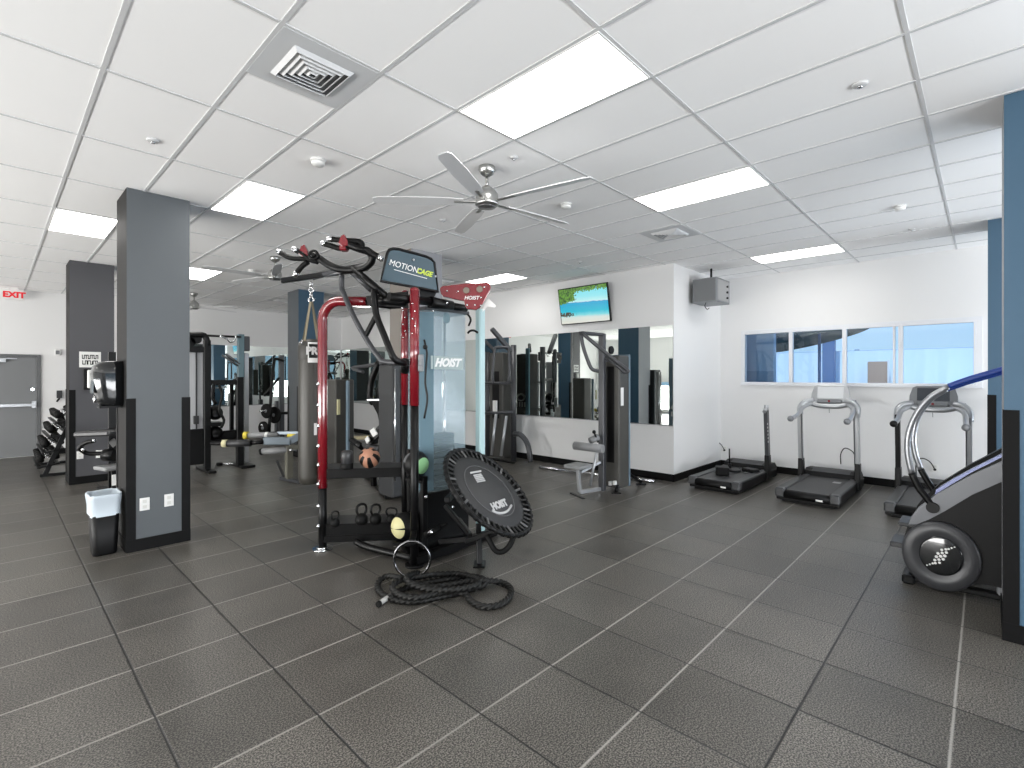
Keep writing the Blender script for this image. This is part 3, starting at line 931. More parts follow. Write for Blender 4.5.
# ------------------------------------------------------------------ outside the right windows
struct('ground_outside', mat('concrete_outside', (170, 174, 178), .8, var=.05), lambda m: (m.bb(A1 + .2, 40, -30, 30, -.3, -.05), m.bb(-40, A0 - .2, -30, 30, -.3, -.05), m.bb(A0 - .2, A1 + .2, -30, B0 - .2, -.3, -.05)))
fn = thing('translucent_fence', 'pale blue corrugated fence outside the windows', 'fence', (15.5, 2, -.05))
FENCE = sheer('corrugated_plastic', (214, 234, 250), .85, .4)
def corr(m):
    n = 220
    y0, y1 = -8.0, 14.0
    bm = m.bm
    prev = None
    for i in range(n + 1):
        y = y0 + (y1 - y0) * i / n
        x = 15.5 + .034 * math.sin(i * 1.37) + .012 * math.sin(i * .7)
        a, b_ = bm.verts.new((x, y, -.05)), bm.verts.new((x, y, 2.45))
        c_, d_ = bm.verts.new((x + .02, y, -.05)), bm.verts.new((x + .02, y, 2.45))
        if prev:
            for q in ((prev[0], a, b_, prev[1]), (prev[2], c_, d_, prev[3]), (prev[1], b_, d_, prev[3])):
                bm.faces.new(q).smooth = True
        prev = (a, b_, c_, d_)
part('sheet', FENCE, fn, corr)
part('top_rail', mat('fence_rail', (130, 160, 190), .5), fn, lambda m: m.bb(15.56, 15.66, -8, 14, 2.42, 2.46))
for k in range(5):
    part('post', mat('fence_rail', (130, 160, 190), .5), fn, lambda m: m.bb(15.66, 15.75, -4.2 + 3.3 * k, -4.1 + 3.3 * k, -.05, 2.5))
um = thing('patio_umbrella', 'dark green patio umbrella seen through the windows', 'umbrella', (12.0, 3.0, -.05))
uc = PA(814, 330, 12.0)
def cano(m):
    m.lathe([(.02, .55), (.4, .48), (.75, .30), (1.0, .04), (1.0, .01), (.72, .26), (.4, .43), (.02, .50)], (12.0, uc.y, 2.54), Vector((.0, .24, 1)), seg=40)
part('canopy', mat('umbrella_cloth', (62, 80, 78), .8), um, cano)
part('pole', mat('post_blue', (74, 112, 160), .5), um, lambda m: m.cyl((12.0, uc.y - .1, -.05), (12.0, uc.y - .1, 3.0), .03))
pp = PA(829, 365, 14.6)
MB().bb(14.5, 14.7, pp.y - .13, pp.y + .13, -.05, 4.2, .01).build('street_post', mat('post_blue', (74, 112, 160), .5), None, 'blue grey post in front of the fence outside the second window pane', 'post')
bx = PA(878, 372, 15.2)
ob = thing('utility_box', 'tan utility box on the fence outside the third window pane', 'box', (15.2, bx.y, 1.5))
part('stand', mat('tan_box', (176, 150, 132), .6), ob, lambda m: m.bb(15.2, 15.3, bx.y - .05, bx.y + .05, -.05, 1.56))
part('cabinet', mat('tan_box', (176, 150, 132), .6), ob, lambda m: m.bb(15.1, 15.40, bx.y - .20, bx.y + .20, 1.62, 2.16, .01))
part('frame', TRIMW, ob, lambda m: m.bb(15.08, 15.12, bx.y - .24, bx.y - .20, 1.58, 2.2))
pl = PA(757, 360, 13.4)
ob2 = thing('neighbour_building', 'blue grey wall of the next building outside the first window pane', 'building', (10.8, 4.5, -.05))
part('wall', mat('neighbour_wall', (150, 172, 192), .6), ob2, lambda m: m.bb(10.75, 10.9, PA(774, 360, 10.75).y, PA(774, 360, 10.75).y + 3, -.05, 6, .01))
part('plinth', mat('neighbour_plinth', (124, 148, 170), .6), ob2, lambda m: m.bb(10.72, 10.75, PA(774, 360, 10.75).y, PA(774, 360, 10.75).y + 3, -.05, 1.9))

# ------------------------------------------------------------------ the training rig in the middle
F1 = Vector((2.36, 4.98, 0))       # far left foot
M1 = P(414.5, 376, 4.70); M1.z = 0 # near red post of the mast
M2 = P(405, 376, 5.20); M2.z = 0   # far red post of the mast
Q1 = P(480.3, 376, 5.50); Q1.z = 0 # pale post right of the weight tower
rig = thing('training_rig', 'red and black multi-station training rig with lettered sign, in the middle of the floor', 'exercise machine', (2.95, 4.3, 0))
def bolt_at(m, p, n, r=.016):
    n = Vector(n).normalized()
    m.cyl(Vector(p), Vector(p) + n * .015, r, r * .8, 10)
# left arch: black lower leg, red upper tube
zt = 2.55
AE = P(368, 301.5, 5.0)            # end of the red arch
part('leg', BLACK, rig, lambda m: m.cyl(F1 + UP * .02, F1 + UP * .66, .042))
part('arch_tube', RED, rig, lambda m: m.tube([F1 + UP * .64, F1 + UP * 1.4, F1 + UP * 2.2, F1 + UP * 2.38] + [F1 + UP * (2.38 + .19 * math.sin(a)) + (Vector((AE.x, AE.y, 0)) - F1).normalized() * (.19 * (1 - math.cos(a))) for a in (R_(22), R_(45), R_(68), R_(90))] + [AE], .050, 16))
part('foot_plate', CHROME, rig, lambda m: (m.cyl(F1, F1 + UP * .014, .10), m.cyl(F1 + UP * .014, F1 + UP * .03, .06)))
for py in (384, 405, 426, 446, 465, 484, 506, 526):
    q = P(321.5, py, 5.12)
    q = Vector((F1.x, F1.y, q.z)) - VR * .03 - VF * .03
    part('bolt', CHROME, rig, lambda m: m.ball(q, .022, seg=10))
# mast
for (c, zb, h, r, nm) in ((M1, 1.52, 2.64, .046, 'near'), (M2, 1.50, 2.70, .043, 'far')):
    part('post', BLACK, rig, lambda m: m.cyl(c, c + UP * (zb + .03), r * .86))
    part('red_post', RED, rig, lambda m: (m.cyl(c + UP * zb, c + UP * (h - .03), r, seg=24), m.ball(c + UP * (h - .03), r, (1, 1, .8))))
    for k in range(5):
        q = c + UP * (2.2 + .07 * k) - VF * r + VR * (.012 if k % 2 else -.012)
        part('bolt', CHROME, rig, lambda m: m.ball(q, .009, seg=8))
# little control fittings on the near post
cp = P(421, 363, 4.66)
part('clamp', METALG, rig, lambda m: (m.box(cp, (.045, .05, .16), Matrix.Rotation(TH, 3, 'Z'), .006), m.box(cp + UP * .0 - VF * .03, (.03, .035, .05), Matrix.Rotation(TH, 3, 'Z'), .004)))
part('strap', BLACK, rig, lambda m: m.tube([cp + UP * .22 + VR * .03, cp + UP * .1 + VR * .055, cp + VR * .05, cp - UP * .18 + VR * .04, cp - UP * .34 + VR * .06, cp - UP * .52 + VR * .03], .010, 8, sm=5))
part('adjuster_knob', BLACK, rig, lambda m: m.ball(cp + UP * .15 + VR * .04, .024, seg=12))
# crossbeam on top
b0_, b1_ = P(389, 296.5, 4.62), P(466, 308.5, 5.28)
part('crossbeam', BLACK, rig, lambda m: (m.tube([AE, P(389, 300, 4.72), P(405, 302, 4.75)], .042, 14), m.cyl(b0_, P(430, 302, 4.95), .040), m.cyl(P(430, 302, 4.95), P(452, 306, 5.15), .058, .05), m.cyl(P(452, 306, 5.15), b1_, .038)))
part('gusset', BLACK, rig, lambda m: m.prism([P(366, 296, 4.8), P(408, 291, 4.75), P(408, 308, 4.75), P(390, 309, 4.75), P(368, 306, 4.8)], VF * .02, bevel=.003))
for (px, py) in ((372, 299), (378, 307), (396, 299), (402, 308), (447, 303), (433, 311)):
    q = P(px, py, 4.72 if px < 410 else 4.9)
    part('bolt', CHROME, rig, lambda m: m.ball(q, .013, seg=8))
# red bracket with two lightening holes: built from strips so the holes are open
BD = 5.02
def bracket(m):
    outline = [(440, 287.5), (443, 285.8), (466, 283.5), (487, 282.3), (489.6, 283.5), (490.8, 287), (490, 291), (484, 302), (479, 308), (476, 309.8), (467, 308.8), (465, 306), (464.3, 299.6), (455, 299), (443, 296.3), (440.6, 293.5), (439.8, 290)]
    m.prism([P(x, y, BD) for x, y in outline], VF * .06, bevel=.008)
brk = part('bracket', RED, rig, bracket)
for (hx, hy) in ((466.3, 290.3), (479.6, 289.2)):
    part('hole', mat('bracket_hole', (120, 112, 100), .6), brk, lambda m: m.cyl(P(hx, hy, BD) - VF * .002, P(hx, hy, BD) + VF * .004, .036, seg=20))
    part('hole_rim', RED, brk, lambda m: m.torus(P(hx, hy, BD) - VF * .003, VF, .037, .005, 20, 6))
for (px, py) in ((447, 291), (458, 291.5), (467, 305), (475, 305), (480.5, 305.5), (481, 297.5), (484.2, 287)):
    part('bolt', CHROME, brk, lambda m: m.ball(P(px, py, BD - .005), .011, seg=8))
text('HOIST', .052, P(471.5, 298, BD) - VF * .004, VR, UP, WHITEP, brk, shear=.3, bold=.001)
part('reflection_wing', WHITEP, rig, lambda m: m.prism([P(484, 305, 5.1), P(488.5, 298.5, 5.1), P(496, 305.5, 5.1), P(494.5, 307.5, 5.1), P(487, 306.5, 5.1), P(482.5, 312, 5.1)], VF * .012))  # white patch of reflection, added as a small plate
# sign, standing over the beam
SB = 3.985
so = [(380.8, 281), (387.2, 253), (389, 250), (393, 248.6), (399, 249.2), (426, 256.4), (431, 258.8), (434.2, 262.5), (438, 291.5)]
def sgp(px, py, db=0.0): return PB(px, py, SB + db)
sp_ = [sgp(*p) for p in so]
rim = part('sign_panel', SIGNP, rig, lambda m: m.prism(sp_, YB * .01))
part('rim', BLACK, rim, lambda m: m.tube(sp_ + [], .014, 8, closed=True))
for (px, py) in ((389.3, 264), (413, 260), (435, 276.5)):
    part('bolt', CHROME, rim, lambda m: m.cyl(sgp(px, py), sgp(px, py) - YB * .012, .012, seg=10))
tcx = sgp(406, 267.5, -.012)
bx_ = (sgp(424, 273.5) - sgp(393, 264.5)).normalized()
ux_ = (sgp(388, 252) - sgp(382.5, 277)).normalized()
text('MOTION', .080, sgp(403.6, 266.5, -.004), bx_, UP, WHITEP, rim, shear=.25, label='white letters', spacing=1.0)
text('CAGE', .070, sgp(424.3, 272.6, -.004), bx_, UP + bx_ * .1, mat('lime_lettering', (196, 214, 70), .4), rim, shear=.3, bold=.003, label='lime green letters')
part('underline', WHITEP, rim, lambda m: m.bar(sgp(394, 269.5, -.004), sgp(427, 278.5, -.004), .002, .006, 0))
part('sign_bracket', BLACK, rig, lambda m: (m.prism([sgp(420, 288, .03), sgp(437, 292, .03), sgp(433, 299, .03), sgp(421, 297, .03)], YB * .012),))
# weight tower
ta0, ta1, tb0, tb1, tz0, tz1 = 2.99, 3.56, 4.06, 4.42, .10, 2.47
def tower(m):
    ch = .10
    o = [(ta0, tb0 + ch), (ta0 + ch, tb0), (ta1 - ch * .5, tb0), (ta1, tb0 + ch * .5), (ta1, tb1), (ta0, tb1)]
    m.prism([(x, y, tz0) for x, y in o], UP * (tz1 - tz0), bevel=.006)
part('corner_tone', mat('slate_tone', (92, 116, 128), .2), rig, lambda m: m.prism([(ta0 - .006, tb0 + .098, .64), (ta0 + .098, tb0 - .006, .64), (ta0 + .098, tb0 - .006, 2.45), (ta0 - .006, tb0 + .098, 2.45)], (-.004, -.004, 0)), 'slate blue strip for the darker reflection zone of the tower corner')  # added strip; darker reflection zone of the shroud put in as colour
shell = part('shroud', SHEET, rig, tower, 'pale blue translucent weight shroud')
part('weight_stack', BLK2, rig, lambda m: [m.bb(ta0 + .12, ta1 - .12, tb0 + .09, tb1 - .12, .14 + .062 * k, .195 + .062 * k, .004) for k in range(17)])
part('guide_rod', CHROME, rig, lambda m: m.cyl((ta0 + .2, tb0 + .16, .12), (ta0 + .2, tb0 + .16, 2.4), .014))
part('guide_rod', CHROME, rig, lambda m: m.cyl((ta1 - .2, tb0 + .16, .12), (ta1 - .2, tb0 + .16, 2.4), .014))
part('lower_shroud', BLK2, rig, lambda m: m.bb(ta0 - .005, ta1 + .005, tb0 - .008, tb1 + .005, .10, .62, .01))
part('top_cap', GUN, rig, lambda m: m.bb(ta0 - .01, ta1 + .01, tb0 - .01, tb1 + .01, tz1 - .005, tz1 + .03, .006))
part('base_cap', BLACK, rig, lambda m: m.bb(ta0 - .015, ta1 + .015, tb0 - .015, tb1 + .015, .0, .12, .008))
lp = PB(448, 373, tb0)
lbl = part('name_plate', mat('name_plate', (150, 164, 164), .3), shell, lambda m: m.prism([PB(431, 355.5, tb0 - .006), PB(463.5, 357.5, tb0 - .006), PB(463.5, 370, tb0 - .006), PB(431, 369, tb0 - .006)], YB * .004))
text('HOIST', .115, PB(447.5, 363, tb0 - .009), XA, UP, WHITEP, shell, shear=.35, bold=.006, label='white slanted letters')
part('sticker', TEAL, shell, lambda m: m.lathe([(.045, -.002), (.045, .002)], PB(446.5, 318, tb0), (0, 1, 0), sx=1, sy=1.25))
# pale post to the right of the tower
part('side_post', PALE, rig, lambda m: m.box(Q1 + UP * 1.27, (.085, .085, 2.54), None, .012))
part('side_post_foot', BLACK, rig, lambda m: m.box(Q1 + UP * .015, (.16, .16, .03), None, .006))
part('cable_loop', BLACK, rig, lambda m: m.tube(PP([(467.5, 314, 5.25), (470, 317.5, 5.25), (470.6, 321, 5.25), (468.5, 326, 5.25)]), .011, 8, sm=4))
part('cable_loop', BLACK, rig, lambda m: m.tube(PP([(467.6, 333.5, 5.25), (470, 331, 5.25), (474, 330.5, 5.25), (477.5, 332.5, 5.3)]), .012, 8, sm=4))
# dip handles: a bent pair of tubes dropping from the beam
d1 = [(374, 290, 4.72), (375, 305, 4.70), (377, 317, 4.68), (384, 335, 4.62), (391, 352.5, 4.56), (394, 358, 4.56), (398, 361.3, 4.58), (405, 363.5, 4.66)]
d2 = [(341.8, 275, 5.00), (341.8, 287, 5.00), (343.5, 293, 4.98), (355, 319, 4.90), (370, 345, 4.80), (380, 358.5, 4.74), (384, 361.6, 4.72), (398, 363, 4.68)]
part('dip_handle', BLACK, rig, lambda m: m.tube(PP(d1), .031, 14, sm=4))
part('dip_handle', GUN, rig, lambda m: m.tube(PP(d2), .026, 14, sm=4))
part('dip_brace', BLACK, rig, lambda m: m.bar(P(377, 314, 4.70), P(366, 335, 4.82), .03, .05))
part('dip_socket', BLACK, rig, lambda m: m.cyl(P(405, 360, 4.66), P(405, 372, 4.72), .04))
# pull-up assembly
part('pull_up_arm', BLACK, rig, lambda m: m.cyl(P(388, 298, 4.72), P(353, 268, 4.86), .034))
part('pull_up_arm', GUN, rig, lambda m: m.cyl(P(371, 290, 4.9), P(347, 268, 5.0), .026))
main = [(315, 255.5, 5.02), (320, 259, 5.0), (328, 264.5, 4.95), (337, 268.6, 4.9), (346, 270, 4.88), (357, 269.4, 4.85), (366, 266.6, 4.8), (371.5, 261.5, 4.76), (372, 256, 4.74), (368, 251.5, 4.72), (360, 249, 4.7), (352, 246, 4.7), (345, 242.5, 4.7)]
part('pull_up_bar', BLACK, rig, lambda m: m.tube(PP(main), .036, 14, sm=4))
grips = [[(281, 253, 5.1), (287, 256.5, 5.08), (293, 258.2, 5.06), (303, 258.6, 5.04), (312, 259, 5.02)],
         [(297, 250.8, 5.0), (303, 254, 5.0), (310, 259.5, 5.0), (318, 262, 5.0)],
         [(297, 272.5, 5.05), (302, 266.5, 5.04), (308, 262, 5.02)],
         [(332.5, 239.2, 4.72), (345, 240.6, 4.7), (356, 241, 4.7), (361.5, 243, 4.7), (361.5, 247, 4.7), (357, 248.5, 4.7)],
         [(326, 244.2, 4.75), (333, 246.4, 4.73), (340, 248.5, 4.72), (348, 247.5, 4.7)],
         [(379, 257, 4.66), (373, 253.5, 4.68), (367, 249.5, 4.7), (363.5, 250, 4.71), (363, 253, 4.72)]]
for g in grips:
    pts = PP(g)
    h = part('grip', RUBBER, rig, lambda m: m.tube(pts, .026, 12, sm=4), 'black rubber pull-up grip')
    dr = (pts[0] - pts[1]).normalized()
    part('end_cap', CHROME, h, lambda m: (m.cyl(pts[0] - dr * .002, pts[0] + dr * .035, .028), m.ball(pts[0] + dr * .035, .026, seg=12)))
part('pulley_ring', BLACK, rig, lambda m: (m.torus(P(313.5, 255, 4.96), VF, .042, .014, 24, 8), m.cyl(P(313.5, 255, 4.96) - VF * .02, P(313.5, 255, 4.96) + VF * .03, .02)))
for (px, py, d) in ((303, 250, 4.98), (343, 239.5, 4.66)):
    part('red_mount', RED, rig, lambda m: m.prism([P(px - 5, py + 3.5, d), P(px - 2, py - 4, d), P(px + 1, py - 5.5, d), P(px + 4.5, py + 1, d), P(px + 4.5, py + 6, d), P(px - 1, py + 6.5, d)], VF * .05, bevel=.004))
part('red_mount', RED, rig, lambda m: m.box(P(344, 247, 4.72), (.09, .07, .08), Matrix.Rotation(TH, 3, 'Z'), .01))
# hanger arm for the bag
HA, HB = Vector((2.29, 5.84, 2.895)), Vector((2.62, 4.55, 2.90))
part('bag_arm', BLACK, rig, lambda m: (m.bar(HA, HB, .045, .06, .006), m.cyl(HB, P(371, 262, 4.78), .03)))
part('bag_arm_plate', GUN, rig, lambda m: m.prism([P(312, 276, 5.45), P(347, 266, 5.05), P(368, 262, 4.9), P(368, 267, 4.9), P(346, 272, 5.05), P(313, 280, 5.45)], VF * .012))
# shelves between the left leg and the mast
SE = Vector((2.98, 4.47, 0))
sd = (SE - F1).normalized()
sw = Vector((-sd.y, sd.x, 0))
if sw.dot(VF) < 0: sw = -sw
rs = Matrix((sd, sw, UP)).transposed()
mid = (F1 + SE) / 2
Ls = (SE - F1).length
def shelf(m, z0, z1):
    m.box(mid + sw * .15 + UP * (z0 + .01), (Ls, .32, .02), rs, .003)
    m.box(mid - sw * .01 + UP * ((z0 + z1) / 2), (Ls, .02, z1 - z0), rs, .003)
    m.box(mid + sw * .31 + UP * ((z0 + z1) / 2), (Ls, .02, z1 - z0), rs, .003)
    m.box(mid + sw * .15 + UP * (z1 - .005), (Ls, .31, .01), rs, .002)
part('shelf', BLACK, rig, lambda m: shelf(m, .735, .835))
part('shelf', BLACK, rig, lambda m: shelf(m, .13, .262))
part('base_rail', BLACK, rig, lambda m: (m.bar(F1 + UP * .11, SE + UP * .11, .07, .07), m.tube([F1 + UP * .1 + sd * .35 - sw * .1, F1 + UP * .06 + sd * .5 - sw * .18, M1 + UP * .07], .035, 10, sm=4), m.bar(M2 + UP * .05, M1 + UP * .05, .09, .08), m.bar(M1 + UP * .05, Vector((3.9, 4.0, .05)), .09, .08), m.bar(M2 + UP * .05, Vector((3.3, 4.45, .05)), .09, .08)))
# ball rack behind the near post
part('ball_rack', BLACK, rig, lambda m: (m.bar(P(424, 376, 4.95) * 1.0 + UP * (-1.0), P(424, 376, 4.95) + UP * (-1.72), .06, .05), m.bar(P(408, 477, 4.98), P(424, 480, 4.98), .22, .03), m.bar(P(396, 540, 4.98), P(424, 541, 4.98), .26, .03), m.bar(P(410, 376, 5.08) - UP * .75, P(410, 376, 5.08) - UP * 1.7, .05, .05)))
# anchor hoop at the foot of the mast
hc = Vector((2.50, 3.70, .178))
hc = P(412, 561, 4.40); hc.z = .172
part('anchor_hoop', mat('dark_chrome', (120, 120, 122), .2, metal=1.0), rig, lambda m: m.torus(hc, VF, .160, .0115, 40, 10))
part('anchor_bracket', BLACK, rig, lambda m: m.bar(Vector((hc.x, hc.y, .32)), Vector((M1.x, M1.y, .32)), .05, .05))
part('post_foot', BLACK, rig, lambda m: m.cyl(M1, M1 + UP * .02, .09))
# arm and foot that carry the rebounder
FT = Pz(479.5, 565, 0)
part('rebounder_leg', BLACK, rig, lambda m: (m.bar(FT + UP * .01, FT + UP * .36 + VF * .12 - VR * .02, .05, .07, .005), m.box(FT + UP * .008, (.17, .11, .016), Matrix.Rotation(TH, 3, 'Z'), .003)), 'black floor leg with a flat foot')
part('rebounder_arm', BLACK, rig, lambda m: (m.bar(P(445, 505, 4.62), P(468, 533, 4.60), .05, .035), m.bar(P(466, 541, 4.72), P(496, 530, 4.62), .05, .045), m.bar(P(440, 541, 4.9), P(478, 538, 4.70), .06, .05), m.bar(P(447, 500, 4.62), P(455, 492, 4.92), .05, .05), m.bar(P(470, 536, 4.66), P(458, 520, 4.98), .05, .05)))
part('rebounder_handle', RUBBER, rig, lambda m: m.tube(PP([(487, 535, 4.60), (491, 544, 4.57), (496, 551, 4.55), (503, 551.5, 4.55), (510, 545, 4.56), (514, 535, 4.60)]), .026, 12, sm=4))
part('roller', RUBBER, rig, lambda m: (m.cyl(P(425, 536, 4.80), P(440, 527, 4.84), .035), m.cyl(P(440, 527, 4.84), P(447, 523, 4.86), .018)))
part('pin', CHROME, rig, lambda m: (m.cyl(P(428, 533.5, 4.76), P(433, 531, 4.76), .02), m.ball(P(426, 497, 4.8), .018, seg=10), m.ball(P(453, 507, 4.58), .014, seg=10)))

# rebounder
n_ = (-VF * .30 + VR * .625 + UP * .72).normalized()
tcn = P(489.4, 490.5, 4.70)
def onp(px, py, off=0.0):
    a, b = ray(px)
    dr = Vector((a, b, -(py - HY) / FPX))
    o = Vector((0, 0, EYE))
    t = (tcn + n_ * off - o).dot(n_) / dr.dot(n_)
    return o + dr * t
RT = .505
tr = thing('rebounder_trampoline', 'round black rebounder trampoline tilted on the rig', 'trampoline', (tcn.x, tcn.y, .25))
part('frame_ring', BLACK, tr, lambda m: m.torus(tcn, n_, RT, .022, 56, 10))
part('jumping_mat', mat('rebound_mat', (52, 52, 53), .55, bump=.1, bscale=300), tr, lambda m: m.lathe([(.0, .006), (.29, .006), (.295, 0), (.0, -.004)], tcn, n_, 56))
part('mat_skirt', mat('rebound_skirt', (44, 44, 45), .6), tr, lambda m: m.lathe([(.290, .004), (.415, .004), (.42, -.002), (.290, -.002)], tcn, n_, 56))
part('stitched_ring', mat('rebound_stitch', (90, 90, 91), .6), tr, lambda m: m.torus(tcn + n_ * .006, n_, .298, .005, 56, 6))
part('under_skirt', RUBBER, tr, lambda m: m.lathe([(.40, -.006), (RT, -.006), (RT, -.014), (.40, -.014)], tcn, n_, 56))
part('under_frame', BLACK, tr, lambda m: (m.torus(tcn - n_ * .05, n_, .42, .018, 40, 8), m.bar(tcn - n_ * .06 - (n_.cross(UP)).normalized() * .42, tcn - n_ * .06 + (n_.cross(UP)).normalized() * .42, .05, .04)))
ax_ = n_.cross(UP).normalized(); ay_ = n_.cross(ax_)
CORD = mat('bungee_cord', (24, 24, 24), .42)
CORD2 = mat('bungee_cord_light', (92, 92, 92), .4)
for k in range(44):
    a = 2 * PI * k / 44
    e1 = ax_ * math.cos(a) + ay_ * math.sin(a)
    e2 = ax_ * math.cos(a + .05) + ay_ * math.sin(a + .05)
    part('bungee_cord', CORD2 if k % 4 == 0 else CORD, tr, lambda m: m.bar(tcn + e1 * .41 + n_ * .004, tcn + e2 * (RT + .012) + n_ * .014, .022, .012, .003, up=n_))
for k in range(44):
    a = 2 * PI * (k + .5) / 44
    e1 = ax_ * math.cos(a) + ay_ * math.sin(a)
    part('cord_wrap', RUBBER, tr, lambda m: m.bar(tcn + e1 * (RT + .006) - e1.cross(n_) * .024, tcn + e1 * (RT + .006) + e1.cross(n_) * .024, .040, .040, .010, up=n_))
tx_ = (onp(508, 501) - onp(490, 506)).normalized()
ty_ = (onp(494, 494) - onp(499, 512)).normalized()
text('HOIST', .095, onp(499.2, 504.8, .010), onp(507, 501.5) - onp(491.5, 507), onp(496.5, 498) - onp(501, 511), mat('print_grey', (186, 186, 186), .6), tr, shear=.2, bold=.006, label='pale printed letters')
part('printed_arc', mat('print_grey', (186, 186, 186), .6), tr, lambda m: m.tube([onp(*p, .008) for p in ((492, 510.5), (497, 513), (503, 513), (508, 510.5), (511.3, 505.5))], .012, 8, sm=4))
part('printed_label', mat('print_grey', (186, 186, 186), .6), tr, lambda m: (m.prism([onp(470, 472.2, .007), onp(481, 470.2, .007), onp(481.4, 471.8, .007), onp(470.5, 473.9, .007)], n_ * .002), [m.prism([onp(473 + .9 * k, 475 + 1.6 * k, .007), onp(481 + .95 * k, 473.4 + 1.6 * k, .007), onp(481.7 + .95 * k, 474.6 + 1.6 * k, .007), onp(473.7 + .9 * k, 476.2 + 1.6 * k, .007)], n_ * .002) for k in range(5)]), 'pale printed warning block')

# punching bag
bgc = Vector((2.42, 5.38, 0))
bag = thing('punching_bag', 'dark leather punching bag hanging from the rig arm', 'punching bag', (2.42, 5.38, .62))
part('body', BAGM, bag, lambda m: m.lathe([(.0, .615), (.10, .62), (.125, .64), (.134, .70), (.136, 1.5), (.135, 2.08), (.128, 2.16), (.10, 2.20), (0, 2.21)], bgc))
part('collar', mat('bag_collar', (52, 50, 46), .5), bag, lambda m: m.lathe([(.1365, 1.98), (.139, 1.985), (.139, 2.13), (.1335, 2.14)], bgc))
hk = Vector((2.42, 5.38, 2.86))
for k in range(4):
    a = k * PI / 2 + .5
    e = Vector((math.cos(a), math.sin(a), 0))
    st = part('strap', KHAKI, bag, lambda m: m.bar(bgc + e * .128 + UP * 2.10, bgc + e * .012 + UP * 2.62, .028, .006, .002, up=e))
    part('d_ring', CHROME, st, lambda m: m.torus(bgc + e * .137 + UP * 2.16, e.cross(UP), .022, .006, 14, 6))
part('shackle', CHROME, bag, lambda m: (m.torus(hk - UP * .22, VF, .028, .008, 16, 6), m.torus(hk - UP * .165, VR, .026, .008, 16, 6), m.torus(hk - UP * .11, VF, .026, .008, 16, 6), m.torus(hk - UP * .05, VR, .03, .008, 16, 6)))
fr_ = (Vector((0, 0, 0)) - bgc).normalized(); sr_ = UP.cross(fr_).normalized()
def wrap(m, a0, a1, z0, z1, r):
    n = 8
    fo = [bgc + (fr_ * math.cos(a0 + (a1 - a0) * k / n) + sr_ * math.sin(a0 + (a1 - a0) * k / n)) * r for k in range(n + 1)]
    m.rings([[p + UP * z0 for p in fo] + [p * 1.0 + UP * z0 - (p - bgc).normalized() * .004 for p in reversed(fo)], [p + UP * z1 for p in fo] + [p + UP * z1 - (p - bgc).normalized() * .004 for p in reversed(fo)]], 0, False)
lb_ = part('label_patch', WHITEP, bag, lambda m: wrap(m, -.25, 1.0, 1.945, 2.165, .1405))
part('label_field', BLK2, lb_, lambda m: wrap(m, -.17, .92, 1.995, 2.145, .1415))
a_ = .34
text('PRO', .11, bgc + (fr_ * math.cos(a_) + sr_ * math.sin(a_)) * .146 + UP * 2.068, sr_ * math.cos(a_) - fr_ * math.sin(a_), UP, WHITEP, lb_, bold=.006)
part('care_tag', WHITEP, bag, lambda m: wrap(m, .20, .42, 1.16, 1.29, .1385))

# things on the shelves
def kettlebell(px, d, z, s, label, wide=False):
    p = P(px, 376, d); p.z = z
    t = thing('kettlebell', label, 'kettlebell', p, 'black kettlebells on the lower shelf')
    r = .078 * s
    part('bell', RUBBER, t, lambda m: m.lathe([(0, 0), (r * .72, 0), (r * .93, r * .30), (r, r * .75), (r * .9, r * 1.25), (r * .6, r * 1.62), (r * .25, r * 1.75), (0, r * 1.76)], p))
    h0 = p + UP * (r * 1.45)
    w = VR if wide else (VR * .75 + VF * .66).normalized()
    hh, hw = (r * 1.55, r * 1.05) if wide else (r * 1.75, r * .8)
    part('handle', BLACK, t, lambda m: m.tube([h0 - w * hw * .62, h0 - w * hw + UP * hh * .45, h0 - w * hw * .8 + UP * hh * .86, h0 + UP * hh, h0 + w * hw * .8 + UP * hh * .86, h0 + w * hw + UP * hh * .45, h0 + w * hw * .62], r * .2, 10, sm=4))
zs_ = .262
kettlebell(335, 5.06, zs_, .62, 'smallest kettlebell, next to the left leg of the rig')
kettlebell(361.5, 5.14, zs_, .84, 'second kettlebell from the left, tallest of the row')
kettlebell(375.5, 5.16, zs_, .80, 'third kettlebell from the left, beside the tallest one')
kettlebell(391.5, 5.18, zs_, .68, 'rightmost kettlebell with the broad oval handle', True)
def ball_(px, py, d, r, mats, label, ax, fn, z, seg=36):
    """fn(ring fraction from the pole, segment index) picks the panel; the pole points along ax"""
    p = P(px, py, d)
    p.z = z + r
    m = MB()
    n = 18
    m.lathe([(r * math.sin(PI * i / n), r * math.cos(PI * i / n)) for i in range(n + 1)], p, ax, seg)
    ax = Vector(ax).normalized()
    ref = Vector((0, 0, 1)) if abs(ax.z) < 0.9 else Vector((1, 0, 0))
    x = ref.cross(ax).normalized(); y = ax.cross(x)
    for f in m.bm.faces:
        v = (f.calc_center_median() - p).normalized()
        f.material_index = fn(math.acos(max(-1, min(1, v.dot(ax)))) / PI, int((math.atan2(v.dot(y), v.dot(x)) / (2 * PI) % 1.0) * seg))
    return m.build('medicine_ball', mats, None, label, 'ball')
BRN = mat('brown_rubber', (168, 120, 96), .55)
GRN = mat('pale_green_rubber', (150, 206, 150), .5)
GRB = mat('ball_grey', (96, 98, 100), .5)
PYL = mat('pale_yellow_rubber', (206, 200, 150), .5)
ball_(369.5, 457, 5.18, .108, [BRN, BLK2], 'brown and black medicine ball on the upper shelf', -VF * .75 + UP * .6 + VR * .05, lambda t, k: 0 if t < .14 else (k // 3) % 2, .836)
